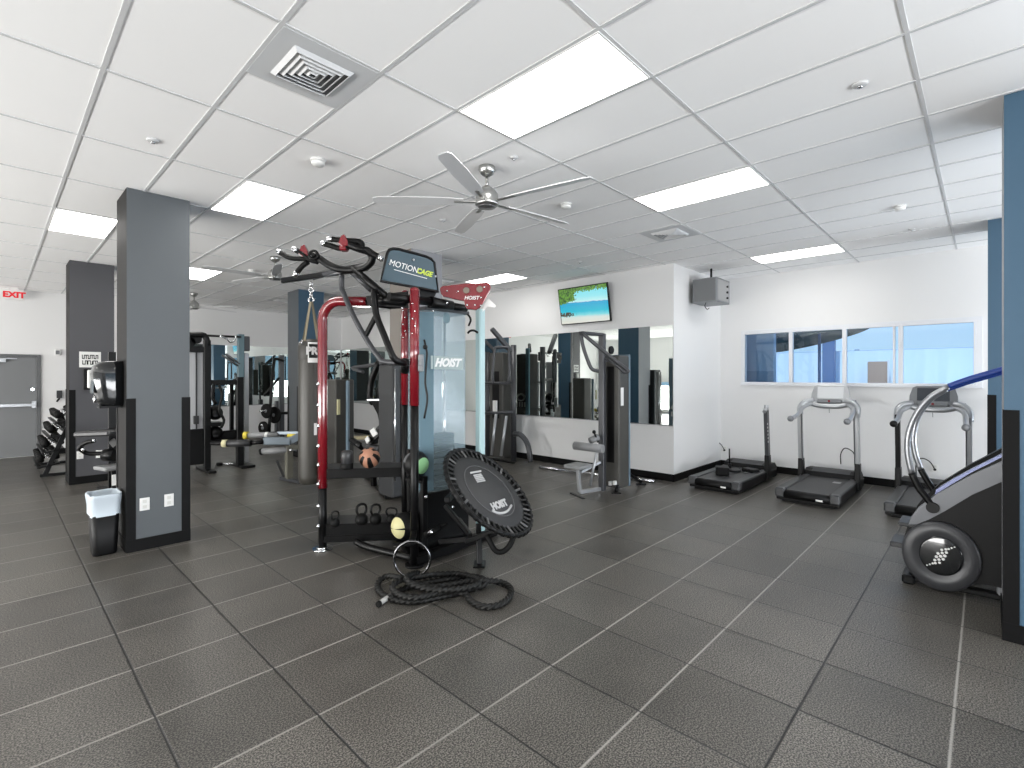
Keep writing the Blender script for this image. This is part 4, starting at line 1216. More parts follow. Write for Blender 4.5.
ball_(416, 466, 4.98, .128, [BLK2, GRB, GRN], 'black medicine ball with a pale green panel in the rig rack', VR * .80 - VF * .60 - UP * .1, lambda t, k: 2 if t < .24 else (1 if t > .55 and k % 12 < 5 else 0), .79)
ball_(405, 526, 4.98, .138, [BLK2, GRB, PYL], 'black medicine ball with a pale yellow panel at the bottom of the rig rack', -VR * .62 - VF * .78, lambda t, k: (2 if k % 18 else 0) if t < .26 else (1 if t > .5 and k % 12 < 4 else 0), .155)
cpn = P(347, 460, 5.12); cpn.z = .836
rb = thing('grip_roller', 'dark grey rubber canister standing left of the brown ball', 'roller', cpn)
part('body', DGREY, rb, lambda m: m.lathe([(0, 0), (.05, 0), (.056, .02), (.056, .085), (.06, .09), (.06, .15), (.054, .185), (.03, .195), (0, .195)], cpn))
part('base', RUBBER, rb, lambda m: m.lathe([(.058, .004), (.062, .01), (.062, .06), (.058, .066)], cpn))

# battle rope
rp = [(393, 594, .03), (405, 588, .025), (425, 583, .025), (450, 579, .025), (470, 576.5, .025), (483, 579, .03), (484, 584.5, .05), (468, 590, .028), (440, 597, .026), (412, 601.5, .026), (390, 598.5, .026), (378.5, 589.5, .026), (379, 581, .03), (387, 576.5, .05), (398, 577.5, .075), (410, 582, .06), (430, 587, .05), (452, 584.5, .072), (470, 581, .08), (486, 580.5, .07), (499, 581.8, .03), (508.5, 586, .026), (511, 592, .026), (506.5, 600, .026), (495, 606, .026), (481, 606.2, .026), (471, 601, .026), (465.5, 594.5, .045), (455, 591, .075), (435, 593.5, .078), (415, 597.8, .075), (399, 594.5, .07), (392, 587.5, .085), (398, 581, .10), (414, 577.5, .085), (436, 574.5, .08), (456, 574, .06), (473, 577.5, .085), (478, 583, .10), (462, 588.5, .10), (438, 590, .105), (418, 586.5, .115), (407, 580.5, .13), (409, 575, .12), (418, 572.5, .08)]
rope_pts = spline([Pz(*p) for p in rp], 20)
rt = thing('battle_rope', 'thick black twisted rope coiled on the floor before the rig', 'rope', Pz(440, 590, 0))
part('strands', ROPE, rt, lambda m: m.tube(rope_pts, .027, 24, lobes=3, pitch=.14, depth=.5))
ht, hb = Pz(379.5, 603.5, .024), Pz(394, 593.3, .032)
hd_ = part('handle', mat('tape_grey', (150, 150, 148), .4, var=.3, vscale=40), rt, lambda m: m.cyl(ht, hb, .020), 'grey taped rope end')
part('end_cap', RUBBER, hd_, lambda m: m.cyl(ht + (ht - hb).normalized() * .02, ht + (hb - ht).normalized() * .004, .023))

# ------------------------------------------------------------------ treadmills
def treadmill(a0, bc, label, full=True, left_black=False, dark_screen=False):
    t = thing('treadmill', label, 'treadmill', (a0 + .95, bc, 0), 'treadmills facing the windows')
    W = .385
    part('deck', BLK2, t, lambda m: (m.bb(a0 + .03, a0 + 1.90, bc - W, bc + W, .03, .17, .012), m.bb(a0 + .1, a0 + 1.8, bc - W + .06, bc + W - .06, .0, .04)))
    part('running_belt', mat('belt', (46, 46, 47), .45, bump=.1, bscale=500), t, lambda m: m.bb(a0 + .04, a0 + 1.45, bc - .265, bc + .265, .17, .182, .004))
    for sgn in (-1, 1):
        part('side_rail', DGREY, t, lambda m: m.bb(a0 + .10, a0 + 1.55, bc + sgn * .33 - .06, bc + sgn * .33 + .06, .165, .196, .01))
        part('rear_cap', mat('cap_grey', (66, 67, 69), .35, metal=.2), t, lambda m: m.bb(a0, a0 + .14, bc + sgn * .335 - .06, bc + sgn * .335 + .06, .07, .20, .018))
    part('rear_roller_guard', BLK2, t, lambda m: m.cyl((a0 + .06, bc - .28, .115), (a0 + .06, bc + .28, .115), .062))
    part('badge', WHITEP, t, lambda m: m.bb(a0 - .004, a0 + .004, bc - .20, bc - .12, .085, .11))
    part('belt_label', mat('grey_label', (170, 170, 168), .5), t, lambda m: m.bb(a0 + 1.0, a0 + 1.12, bc - .22, bc - .12, .182, .184))
    def hood(m):
        o = [(a0 + 1.42, .17), (a0 + 1.47, .25), (a0 + 1.60, .285), (a0 + 1.85, .27), (a0 + 1.95, .20), (a0 + 1.96, .06), (a0 + 1.42, .06)]
        m.prism([(x, bc - .37, z) for x, z in o], YB * .74, bevel=.015)
    part('motor_hood', BLK2, t, hood)
    part('hood_band', DGREY, t, lambda m: m.prism([(a0 + 1.44, bc - .26, .20), (a0 + 1.475, bc - .26, .254), (a0 + 1.60, bc - .26, .289), (a0 + 1.60, bc - .26, .26)], YB * .52))
    part('adjuster_foot', RUBBER, t, lambda m: [m.cyl((a0 + x, bc + y, 0), (a0 + x, bc + y, .05), .03) for x in (.2, 1.75) for y in (-.3, .3)])
    for sgn in (-1, 1):
        if not full and sgn == 1: continue
        y = bc + sgn * .385
        x0, x1 = a0 + 1.38, a0 + 1.30
        part('upright_boot', BLK2, t, lambda m: m.prism([(x0 - .09, y - .035, .05), (x0 - .07, y - .035, .46), (x0 + .06, y - .035, .46), (x0 + .12, y - .035, .05)], YB * .07, bevel=.012))
        part('upright', (BLK2 if (left_black and sgn == 1) else SILVER if full else GUN), t, lambda m: m.prism([(x0 - .065, y - .03, .44), (x1 - .06, y - .03, 1.24), (x1 + .05, y - .03, 1.24), (x0 + .055, y - .03, .44)], YB * .06, bevel=.012))
        if not full:
            part('top_stub', SILVER, t, lambda m: (m.cyl((x1 - .1, y, 1.20), (x1 - .03, y, 1.24), .03), m.cyl((x1 + .0, y, 1.22), (x1 + .01, y, 1.31), .035)))
            for k in range(6):
                part('mark', mat('pale_mark', (190, 190, 188), .5), t, lambda m: m.bb(x1 - .045 + .006 * k, x1 - .015 + .006 * k, y - .034, y - .029, .98 - .06 * k, 1.01 - .06 * k))
            continue
        part('inner_trim', GUN, t, lambda m: m.prism([(x0 - .075, y - sgn * .032 - .004, .44), (x1 - .07, y - sgn * .032 - .004, 1.2), (x1 - .03, y - sgn * .032 - .004, 1.2), (x0 - .035, y - sgn * .032 - .004, .44)], YB * .008))
        arm = [(a0 + .68, y - sgn * .02, 1.145), (a0 + .80, y - sgn * .02, 1.15), (a0 + 1.05, y - sgn * .03, 1.19), (a0 + 1.28, y - sgn * .045, 1.29), (a0 + 1.40, y - sgn * .13, 1.35), (a0 + 1.45, y - sgn * .20, 1.36)]
        hb_ = part('handlebar', SILVER, t, lambda m: m.tube(arm, .032, 12, sm=4))
        part('end_knob', GREY if not (left_black and sgn == 1) else BLK2, hb_, lambda m: (m.ball(arm[0], .046, (1, 1, 1), 14)))
        part('shoulder', SILVER, t, lambda m: m.tube([(x1 - .0, y, 1.18), (x1 + .03, y, 1.30), (x1 + .08, y - sgn * .06, 1.38), (x1 + .13, y - sgn * .16, 1.40)], .045, 12, sm=4))
    if full:
        xb = a0 + 1.45
        part('crossbar', SILVER, t, lambda m: m.tube([(xb - .02, bc - .27, 1.36), (xb - .05, bc - .14, 1.325), (xb - .06, bc, 1.32), (xb - .05, bc + .14, 1.325), (xb - .02, bc + .27, 1.36)], .04, 12, sm=4))
        rotc = Matrix.Rotation(R_(18), 3, 'Y')
        cc = Vector((xb + .04, bc, 1.50))
        def cons(m):
            o = [(-.27, -.15), (.27, -.15), (.265, .02), (.235, .14), (.19, .165), (-.19, .165), (-.235, .14), (-.265, .02)]
            X = -YB; Z = rotc @ UP
            m.prism([cc + X * x + Z * z for x, z in o], rotc @ Vector((.06, 0, 0)), bevel=.012)
        cn = part('console', SILVER if not dark_screen else GREY, t, cons)
        fx = rotc @ Vector((-1, 0, 0))
        part('screen', mat('screen_pale', (206, 208, 210), .2) if not dark_screen else mat('screen_dark', (58, 62, 68), .15), cn, lambda m: m.box(cc + fx * .003 + rotc @ UP * .035, (.006, .36, .19), rotc, .003))
        part('keypad', GREY, cn, lambda m: (m.box(cc + fx * .02 - rotc @ UP * .115, (.05, .34, .06), rotc, .012)))
        part('cup_holder', GUN, cn, lambda m: (m.cyl(cc + Vector((-.02, -.30, -.17)), cc + Vector((-.02, -.30, -.08)), .05), m.cyl(cc + Vector((-.02, .30, -.17)), cc + Vector((-.02, .30, -.08)), .05)))
        part('safety_key', RED, cn, lambda m: m.box(cc + fx * .05 - rotc @ UP * .12, (.015, .03, .03), rotc, .003))
        part('safety_cord', BLK2, cn, lambda m: m.tube([cc + fx * .06 - UP * .13, cc + fx * .08 - UP * .22, cc + fx * .07 - UP * .31], .003, 6))
    return t
treadmill(7.70, 3.06, 'leftmost treadmill, stripped of its console and left upright', full=False)
treadmill(7.77, 1.80, 'complete middle treadmill with a pale console and two silver uprights')
treadmill(7.83, .545, 'right treadmill with a dark screen, behind the climbing machine rails', left_black=True, dark_screen=True)
bx1 = thing('console_box', 'small black box lying on the leftmost treadmill belt', 'box', (8.25, 3.12, .183))
part('case', BLK2, bx1, lambda m: m.box((8.25, 3.12, .252), (.22, .20, .13), Matrix.Rotation(R_(25), 3, 'Z'), .012))
part('cable', BLACK, bx1, lambda m: m.tube([(8.35, 3.1, .25), (8.5, 3.02, .21), (8.7, 3.0, .20), (8.85, 3.06, .22)], .018, 8, sm=4))
ub2 = thing('console_bracket', 'loose black console bracket lying on the leftmost treadmill hood', 'bracket', (8.85, 2.95, .183))
part('plate', BLK2, ub2, lambda m: (m.box((8.80, 2.86, .215), (.16, .24, .06), Matrix.Rotation(R_(-20), 3, 'Z'), .012), m.box((8.93, 3.25, .225), (.10, .05, .08), Matrix.Rotation(R_(15), 3, 'Z'), .008)))
part('prong', BLACK, ub2, lambda m: (m.cyl((8.93, 3.25, .25), (8.97, 3.27, .52), .012),))

# ------------------------------------------------------------------ climbing machine at right
SA = 5.46
cl = thing('stair_climber', 'grey stair climbing machine beside the nearest blue column', 'exercise machine', (5.85, -.2, 0))
def yz(px, py, A=SA):
    p = PA(px, py, A)
    return (p.y, p.z)
dc = yz(941, 554.6)
body = [yz(*p) for p in ((907, 527), (902, 543), (903.5, 560), (914, 575), (932, 585), (950, 588.5), (968, 585), (990, 584))] + [(-.9, .06), (-1.12, .20), (-1.15, 1.95), (-1.0, 2.0), (-.6, 1.62)] + [yz(*p) for p in ((1001, 458), (971, 473), (936, 494), (918, 509), (910, 519))]
def prof(m, o, a0, a1, bev=.01):
    m.prism([(a0, y, z) for y, z in o], XA * (a1 - a0), bevel=bev)
SIDEG = mat('climber_side', (58, 59, 62), .35, metal=.1)
part('side_panel', BLK2, cl, lambda m: prof(m, [(y, z) for y, z in body], SA + .01, SA + .09, .012), 'black side panel')
part('side_panel', BLK2, cl, lambda m: prof(m, body, 6.06, 6.14, .012))
band = [yz(*p, SA - .01) for p in ((908, 525), (911, 517), (919, 507), (937, 494), (971, 475), (1001, 461.5))] + [(-.62, 1.56), (-.66, 1.36)] + [yz(*p, SA - .01) for p in ((1001, 482), (971, 494), (945, 511), (928, 520), (917, 525))]
part('silver_band', mat('climber_band', (104, 106, 110), .32, metal=.3), cl, lambda m: prof(m, band, SA - .012, SA + .03, .008), 'grey curved band along the upper edge')
part('top_rail', mat('blue_lit_rail', (112, 118, 150), .25, metal=.5), cl, lambda m: prof(m, [yz(*p, SA + .02) for p in ((934, 497), (936, 489.5), (953, 479), (971, 469.5), (1001, 454.5))] + [(-.62, 1.68), (-.62, 1.58)] + [yz(*p, SA + .02) for p in ((1001, 465), (971, 480), (950, 490))], SA + .02, SA + .08, .006))  # blue daylight on the rail is put into its colour
part('drum_cover', SIDEG, cl, lambda m: m.lathe([(.0, .0), (1, .0), (1, .035), (.93, .05), (.66, .055), (.60, .045), (.0, .045)], (SA + .01, dc[0] + .005, dc[1] - .01), (-1, 0, 0), 48, xdir=(0, 1, 0), sx=.252, sy=.285))
lgd = part('logo_disc', GLB, cl, lambda m: m.lathe([(.0, .045), (1, .045), (1, .058), (.92, .062), (0, .062)], (SA + .01, dc[0], dc[1]), (-1, 0, 0), 40, xdir=(0, 1, 0), sx=.138, sy=.160))
lx = SA - .053
for i, row in enumerate(((-.5, .5), (-1, 0, 1), (-1, 0, 1), (-1, 0, 1), (-.5, .5))):
    for q in row:
        yy = dc[0] - (q * .026 + (2 - i) * .010)
        zz = dc[1] + (2 - i) * .030 + q * .010
        part('logo_dot', WHITEP, lgd, lambda m: m.cyl((lx + .001, yy, zz), (lx - .003, yy, zz), .0115 - .001 * abs(i - 2), seg=12))
for k in range(3):
    for sgn in (-1, 1):
        yy = dc[0] - sgn * (.050 + .018 * k); zz = dc[1] + sgn * (.072 + .012 * k)
        part('logo_dot', WHITEP, lgd, lambda m: m.cyl((lx + .001, yy, zz), (lx - .003, yy, zz), .008 - .0012 * k, seg=8))
for k in range(7):
    yy, zz = .26 - .16 * k, .62 + .13 * k
    part('step', GUN if k else GREY, cl, lambda m: m.bb(SA + .10, 6.05, yy - .10 - .02 * (k > 0), yy + .10, zz - .07, zz, .006))
part('foot_step', DGREY, cl, lambda m: m.bb(SA + .0, SA + .3, .44, .61, .30, .345, .008), 'grey rear step plate')
part('foot_step', DGREY, cl, lambda m: m.bb(SA + .0, SA + .3, .42, .555, .495, .525, .008))
part('bottom_rail', BLACK, cl, lambda m: (m.bb(SA + .02, SA + .10, -.95, .50, .025, .075, .012), m.bb(6.04, 6.12, -.95, .50, .025, .075, .012), m.bb(SA, 6.14, .44, .53, .0, .075, .015), m.bb(SA, 6.14, -.95, -.85, .0, .06, .01)))
part('wheel', GREY, cl, lambda m: m.lathe([(.0, 0), (.09, 0), (.10, .02), (.09, .045), (0, .045)], (SA + .07, -.16, .10), (-1, 0, 0), 24, xdir=(0, 1, 0)))
def railpts(l, A): return [PA(x, y, A) for x, y in l]
n1 = [(932.6, 506), (925, 496), (918.4, 487.5), (911.6, 473)]
n2 = [(911.6, 473), (907.6, 452), (909, 431.5), (917.4, 412), (930.5, 397), (948.7, 386.5)]
n3 = [(948.7, 386.5), (967, 380), (989, 373.5), (1003, 369.5)]
f1 = [(936, 494), (928, 482), (920.5, 469)]
f2 = [(920.5, 469), (915.3, 454), (913.5, 436), (918.5, 416), (931, 399.5), (947, 389)]
f3 = [(947, 389), (966, 382.5), (985, 377)]
ext = [Vector((SA, -.30, 1.90)), Vector((SA, -.62, 2.0)), Vector((SA, -.95, 1.98))]
def ex2(l, A):
    p = railpts(l, A)
    d = (p[-1] - p[-2]).normalized()
    return p + [p[-1] + d * .25, p[-1] + d * .5 - UP * .03, p[-1] + d * .7 - UP * .12]
part('handrail_base', BLACK, cl, lambda m: m.tube(railpts(n1, SA), .027, 12, sm=4))
part('handrail', mat('rail_silver', (150, 152, 156), .3, metal=.7), cl, lambda m: m.tube(railpts(n2, SA), .0225, 14, sm=5))
part('handrail_grip', WINBLUE, cl, lambda m: m.tube(ex2(n3, SA), .0245, 14, sm=4), 'upper grip, window daylight put in as blue')
part('handrail_base', BLACK, cl, lambda m: m.tube(railpts(f1, 6.1), .027, 12, sm=4))
part('handrail', mat('rail_silver', (150, 152, 156), .3, metal=.7), cl, lambda m: m.tube(railpts(f2, 6.1), .0225, 14, sm=5))
part('handrail_grip', WINBLUE, cl, lambda m: m.tube(ex2(f3, 6.1), .0245, 14, sm=4))
part('rail_clamp', BLACK, cl, lambda m: m.cyl(PA(932.6, 508, SA - .03), PA(932.6, 508, SA - .03) + XA * .07, .045))
part('rail_clamp', BLACK, cl, lambda m: m.cyl(PA(936, 496, 6.07), PA(936, 496, 6.07) + XA * .07, .045))

# ------------------------------------------------------------------ machines along the mirrors
def swirl_logo(parent, c, n, s):
    """pale ring and swoosh with lettering under it, on a shroud"""
    n = Vector(n); x = UP.cross(n).normalized()
    def f(m):
        m.torus(c + n * .006 + UP * s * .25, n, s * .34, s * .07, 24, 6, sx=1.25, sy=.8)
        m.tube([c + n * .006 + x * (-s * .6) + UP * s * .30, c + n * .006 + x * (-s * .2) + UP * s * .55, c + n * .006 + x * (s * .3) + UP * s * .45, c + n * .006 + x * (s * .55) + UP * s * .1], s * .06, 6, sm=4)
        for k in range(4):
            m.box(c + n * .004 + x * (s * (-.45 + .3 * k)) - UP * s * .35, (s * .16, .004, s * .42) if abs(n.y) > .5 else (.004, s * .16, s * .42))
    return part('logo', WHITEP, parent, f, 'pale swoosh logo')
def cyls(m, pts, r, k=0, seg=10):
    m.tube([P(*p) for p in pts], r, seg, sm=k)

lat = thing('lat_pulldown_machine', 'grey lat pulldown machine with curved top arms beside the white corner', 'exercise machine', (6.7, 4.3, 0), 'weight stack machines')
sh = part('shroud', SHROUD, lat, lambda m: (m.bb(6.66, 6.95, 4.08, 4.40, .06, 2.12, .02)))
part('shroud_edge', mat('shroud_edge_blue', (112, 132, 146), .35), lat, lambda m: m.bb(6.945, 6.975, 4.07, 4.41, .06, 2.14, .006))
swirl_logo(lat, Vector((6.977, 4.24, 1.15)), (1, 0, 0), .22)
part('stack_window', BLK2, lat, lambda m: m.bb(6.655, 6.662, 4.17, 4.31, .45, 1.95, .002))
part('instruction_label', WHITEP, lat, lambda m: m.bb(6.70, 6.78, 4.076, 4.082, 1.34, 1.62, .001))
part('post', GUN, lat, lambda m: m.box((6.52, 4.30, 1.24), (.08, .10, 2.44), None, .012))
part('top_link', GUN, lat, lambda m: (m.bar((6.52, 4.30, 2.44), P(580.5, 333, 7.35), .09, .05, .01), m.bar((6.52, 4.3, 2.05), (6.8, 4.25, 2.05), .05, .06)))
part('press_arm', GUN, lat, lambda m: cyls(m, [(581, 333, 7.3), (583, 346, 7.3), (588, 361, 7.3), (592, 369, 7.3), (598, 371, 7.32)], .028, 4))
part('press_arm', GUN, lat, lambda m: cyls(m, [(582, 333, 7.25), (595, 344, 7.2), (612, 358, 7.15), (626, 369, 7.12), (628, 371.5, 7.12), (624, 372, 7.14), (618, 366, 7.16), (606, 357, 7.3)], .028, 4))
part('pulley', BLK2, lat, lambda m: m.cyl(P(612, 350, 7.5), P(612, 350, 7.5) + YB * .03, .06))
part('thigh_roller', GVINYL, lat, lambda m: m.cyl(P(574.5, 445.5, 7.5), P(603, 449, 7.2), .062))
part('thigh_roller', GVINYL, lat, lambda m: m.cyl(P(590, 441, 7.55), P(598, 437, 7.6), .05))
part('seat', GVINYL, lat, lambda m: m.box(P(578, 466, 7.42), (.34, .30, .06), None, .02, seg=2))
part('seat_frame', SILVER, lat, lambda m: (m.bar(P(578, 469, 7.42), P(580, 492, 7.42), .05, .05), m.bar(P(580, 492, 7.42), (6.6, 4.30, .05), .06, .05), m.bar(P(581, 472, 7.42), P(600, 462, 7.6), .04, .04), m.cyl(P(597, 450, 7.5), P(590, 486, 7.5), .02)))
part('foot', BLACK, lat, lambda m: m.bar(P(571, 493.5, 7.6), P(584, 500, 7.25), .05, .04))
for (px, py, d) in ((616, 493.5, 7.58), (641, 484, 8.2)):
    part('stabilizer', BLACK, lat, lambda m: (m.bar(P(623, 470, 7.9), P(px, py - 2, d), .045, .045), m.bar(P(px - 5, py, d), P(px + 5, py, d), .05, .03)))
part('selector_plate', WHITEP, lat, lambda m: (m.bb(6.60, 6.655, 4.12, 4.16, .12, .18, .002), m.bb(6.60, 6.655, 4.20, 4.24, .10, .16, .002)))
part('adjuster', BLACK, lat, lambda m: (m.ball(P(594, 432, 7.5), .03, seg=10), m.cyl(P(594, 432, 7.5), P(598, 442, 7.6), .014)))

chp = thing('chest_press_machine', 'dark vertical press machine standing against the mirrors, right of the pale rig post', 'exercise machine', (7.5, 7.2, 0), 'weight stack machines')
part('post', GUN, chp, lambda m: m.cyl(P(513.6, 461, 10.35), P(513.6, 345, 10.35), .06))
part('post', GUN, chp, lambda m: m.cyl(P(487.5, 456, 10.75), P(487.5, 352, 10.75), .05))
shc = part('shroud', SHROUD, chp, lambda m: m.bb(7.40, 7.70, 7.35, 7.76, .06, 2.30, .02))
part('shroud_edge', mat('teal_lit_edge', (110, 150, 164), .35), chp, lambda m: m.bb(7.70, 7.74, 7.33, 7.44, .06, 2.42, .01))  # edge post coloured teal for the light that falls on it
swirl_logo(chp, Vector((7.705, 7.60, 1.25)), (1, 0, 0), .26)
part('top_arm', GUN, chp, lambda m: m.bar(P(491.5, 328.5, 10.0), P(511, 351, 10.2), .09, .09, .015))
part('top_arm', GUN, chp, lambda m: m.bar(P(485, 341, 10.6), P(494, 350, 10.6), .07, .07, .015))
part('handle', GUN, chp, lambda m: cyls(m, [(493.5, 383, 10.05), (492.5, 375, 10.05), (494.5, 350, 10.05), (497, 347.5, 10.05), (507, 347.5, 10.05), (509, 350, 10.05), (509.5, 372, 10.05), (508, 383, 10.05)], .03, 3))
part('crossbar', GUN, chp, lambda m: (cyls(m, [(484, 383, 10.4), (512, 383, 10.3)], .028), cyls(m, [(485, 413, 10.4), (513, 412, 10.3)], .035)))
part('weight_plate', BLK2, chp, lambda m: m.bb(7.385, 7.40, 7.45, 7.65, .9, 1.9, .004))
part('label', WHITEP, chp, lambda m: m.box(P(495, 406, 10.0), (.04, .10, .22), None, .002))
part('leg', SILVER, chp, lambda m: cyls(m, [(496, 414, 10.1), (491.5, 455, 10.1)], .03))
part('leg', SILVER, chp, lambda m: cyls(m, [(506.5, 416, 10.1), (501, 456, 10.1)], .03))
part('bent_foot', GUN, chp, lambda m: cyls(m, [(514, 434, 10.3), (520, 434.5, 10.2), (526, 441, 10.1), (529, 450, 10.0), (530.5, 462, 10.0)], .055, 4))
part('base_rail', BLACK, chp, lambda m: m.bar(P(487, 458, 10.75), P(514, 464, 10.2), .08, .05))

bb = thing('barbell', 'steel barbell lying on the floor along the mirror wall', 'barbell', (7.45, 5.2, 0))
e0_, e1_ = Vector((7.32, 6.25, .03)), Vector((7.66, 4.02, .03))
dr_ = (e1_ - e0_).normalized()
part('shaft', CHROME, bb, lambda m: m.cyl(e0_ + dr_ * .42, e1_ - dr_ * .42, .015))
part('sleeve', CHROME, bb, lambda m: m.cyl(e0_, e0_ + dr_ * .42, .027))
part('sleeve', CHROME, bb, lambda m: m.cyl(e1_ - dr_ * .42, e1_, .027))

# ------------------------------------------------------------------ back of the room
cab = thing('cable_station', 'black cable station with a pale weight tower right behind the near charcoal column', 'exercise machine', (3.1, 10.8, 0), 'weight stack machines')
CB = 10.6
def pbx(m, x0, x1, y0, y1, b, dpt, bev=.006):
    p, q = PB(x0, y0, b), PB(x1, y1, b)
    m.bb(min(p.x, q.x), max(p.x, q.x), b, b + dpt, min(p.z, q.z), max(p.z, q.z), bev)
part('tower', mat('tower_pale', (186, 187, 190), .35), cab, lambda m: pbx(m, 187, 204, 350, 462, CB + .1, .3))
part('tower_base', BLK2, cab, lambda m: pbx(m, 185, 204, 430, 464, CB, .1))
part('guide_cable', DGREY, cab, lambda m: pbx(m, 196, 197.3, 352, 430, CB + .07, .03, .0))
part('stack_head', DGREY, cab, lambda m: pbx(m, 194, 199, 416, 424, CB + .05, .05, .003))
part('upright', BLACK, cab, lambda m: pbx(m, 204.6, 211, 340, 470, CB - .05, .12))
part('top_frame', BLACK, cab, lambda m: m.tube([PB(186, 335, CB), PB(202, 335, CB), PB(206, 338, CB), PB(208, 346, CB)], .055, 10, sm=3))
part('top_beam', BLACK, cab, lambda m: pbx(m, 186, 206, 346, 352.5, CB - .02, .1))
part('pulley', BLK2, cab, lambda m: m.cyl(PB(196.5, 339, CB - .03), PB(196.5, 339, CB - .03) + YB * .05, .09))
part('pulley', BLK2, cab, lambda m: m.cyl(PB(190, 342, CB - .03), PB(190, 342, CB - .03) + YB * .05, .09))
part('upright', BLACK, cab, lambda m: pbx(m, 237.5, 244, 377, 466, CB - .03, .12))
part('upright', TEAL, cab, lambda m: pbx(m, 238.5, 244.5, 334, 377.5, CB - .01, .10), 'upper post, its lit tone put in as teal grey')  # lit upper part of the upright, its tone painted in
part('upright', SILVER, cab, lambda m: pbx(m, 244.6, 249, 353, 462, CB + .05, .10), 'silver post')
part('upright', BLACK, cab, lambda m: pbx(m, 230.5, 234, 384, 434, CB + .25, .08))
part('pulley_block', GUN, cab, lambda m: (pbx(m, 244, 250, 336, 351, CB + .0, .10, .01),))
part('crossbar', BLACK, cab, lambda m: pbx(m, 210, 238, 380, 385, CB + .0, .08))
part('crossbar', BLACK, cab, lambda m: pbx(m, 210, 238, 432, 438, CB + .05, .1))
part('pull_up_bar', BLACK, cab, lambda m: m.cyl(PB(206, 335.5, CB), PB(241, 337, CB), .022))
part('cable_handle', CHROME, cab, lambda m: m.tube([PB(220, 336, CB - .05), PB(227, 339, CB - .05), PB(230, 342, CB - .05), PB(234, 341, CB - .05), PB(236, 336, CB - .05)], .016, 8, sm=3))
part('side_arm', GUN, cab, lambda m: m.cyl(PB(222, 355, CB + .1), PB(238, 366, CB), .02))
part('side_arm', GUN, cab, lambda m: m.cyl(PB(226, 354, CB + .1), PB(240, 364, CB), .02))
part('storage_tray', BLACK, cab, lambda m: pbx(m, 209, 224, 423, 426, CB - .05, .3))
part('storage_tray', BLACK, cab, lambda m: pbx(m, 209, 224, 441, 444, CB - .05, .3))
part('strap', BLACK, cab, lambda m: (m.tube([PB(219, 385, CB - .06), PB(222, 395, CB - .06), PB(219, 410, CB - .06), PB(224, 420, CB - .06), PB(221, 428, CB - .06)], .025, 8, sm=3), m.tube([PB(214, 384, CB - .06), PB(212, 396, CB - .06), PB(216, 404, CB - .06)], .03, 8, sm=3)))
part('floor_foot', BLACK, cab, lambda m: m.bb(PB(203, 470, CB).x, PB(212, 470, CB).x, CB - .3, CB + .5, 0, .05, .01))
part('floor_foot', BLACK, cab, lambda m: m.bb(PB(238, 466, CB).x, PB(252, 466, CB).x, CB - .2, CB + .5, 0, .05, .01))
for (px, py, lb) in ((215, 413, 'upper black ball stored in the cable station'), (215, 433, 'lower black ball stored in the cable station')):
    p = PB(px, py, CB + .1)
    w = MB(); w.ball(p, .135, seg=18); w.bm.faces.ensure_lookup_table()
    for f in w.bm.faces:
        if abs((f.calc_center_median() - p).normalized().dot(Vector((.3, -.4, .85)).normalized())) < .1: f.material_index = 1
    w.build('slam_ball', [BLK2, DGREY], None, lb, 'ball')
kx = thing('cable_attachment', 'small chrome cable attachment lying on the floor by the cable station', 'handle', Pz(210, 462, 0) if False else Pz(228, 464, 0))
kp = Pz(228, 464, .03)
part('bar', CHROME, kx, lambda m: m.cyl(kp - VR * .16, kp + VR * .16, .022))
part('grip', RUBBER, kx, lambda m: (m.cyl(kp - VR * .22 , kp - VR * .12, .03),))

hip = thing('rotary_hip_machine', 'grey weight machine with padded lever arms and yellow collars behind the punching bag', 'exercise machine', (4.2, 8.3, 0), 'weight stack machines')
shh = part('shroud', SHROUD, hip, lambda m: m.bb(P(332, 376, 8.7).x, P(332, 376, 8.7).x + .36, P(332, 376, 8.7).y - .12, P(332, 376, 8.7).y + .28, .05, 1.74, .02))
part('shroud_edge', mat('shroud_edge_blue', (112, 132, 146), .35), hip, lambda m: m.box(P(347.5, 400, 8.55) , (.05, .05, 2.1), None, .01) if False else m.bb(P(347, 376, 8.6).x, P(347, 376, 8.6).x + .045, P(347, 376, 8.6).y - .02, P(347, 376, 8.6).y + .05, .05, 1.72, .01))
part('instruction_label', CREAM, hip, lambda m: m.box(P(338.5, 407, 8.50), (.05, .03, .26), None, .002))
part('bracket', mat('steel_blue', (126, 136, 144), .35, metal=.4), hip, lambda m: (m.bar(P(263, 441, 8.1), P(291, 441, 8.2), .05, .13, .015), m.bar(P(290, 441, 8.2), P(306, 433, 8.35), .05, .12, .015), m.bar(P(278, 433, 8.6), P(306, 433, 8.5), .05, .06, .01)))
part('lever_rod', BLACK, hip, lambda m: (m.cyl(P(211, 443.5, 8.0), P(226, 443.5, 8.0), .03), m.cyl(P(249, 443, 8.05), P(264, 442, 8.1), .035)))
part('roller_pad', LEATHER, hip, lambda m: m.cyl(P(227, 443.5, 8.0), P(251, 443, 8.05), .055))
part('collar', CREAM, hip, lambda m: m.cyl(P(223, 443.5, 8.0), P(227.5, 443.5, 8.0), .062), 'cream collar')
part('roller_pad', GVINYL, hip, lambda m: m.cyl(P(248, 435.3, 8.6), P(279, 435, 8.6), .05))
part('collar', YELLOW, hip, lambda m: m.cyl(P(244.5, 435.5, 8.6), P(248.5, 435.3, 8.6), .066), 'yellow collar')
part('collar', WHITEP, hip, lambda m: m.cyl(P(266, 435.2, 8.6), P(268.5, 435.2, 8.6), .058))
part('grip_band', YELLOW, hip, lambda m: m.cyl(P(288, 436.5, 8.35), P(299, 436.5, 8.35), .045), 'yellow grip')
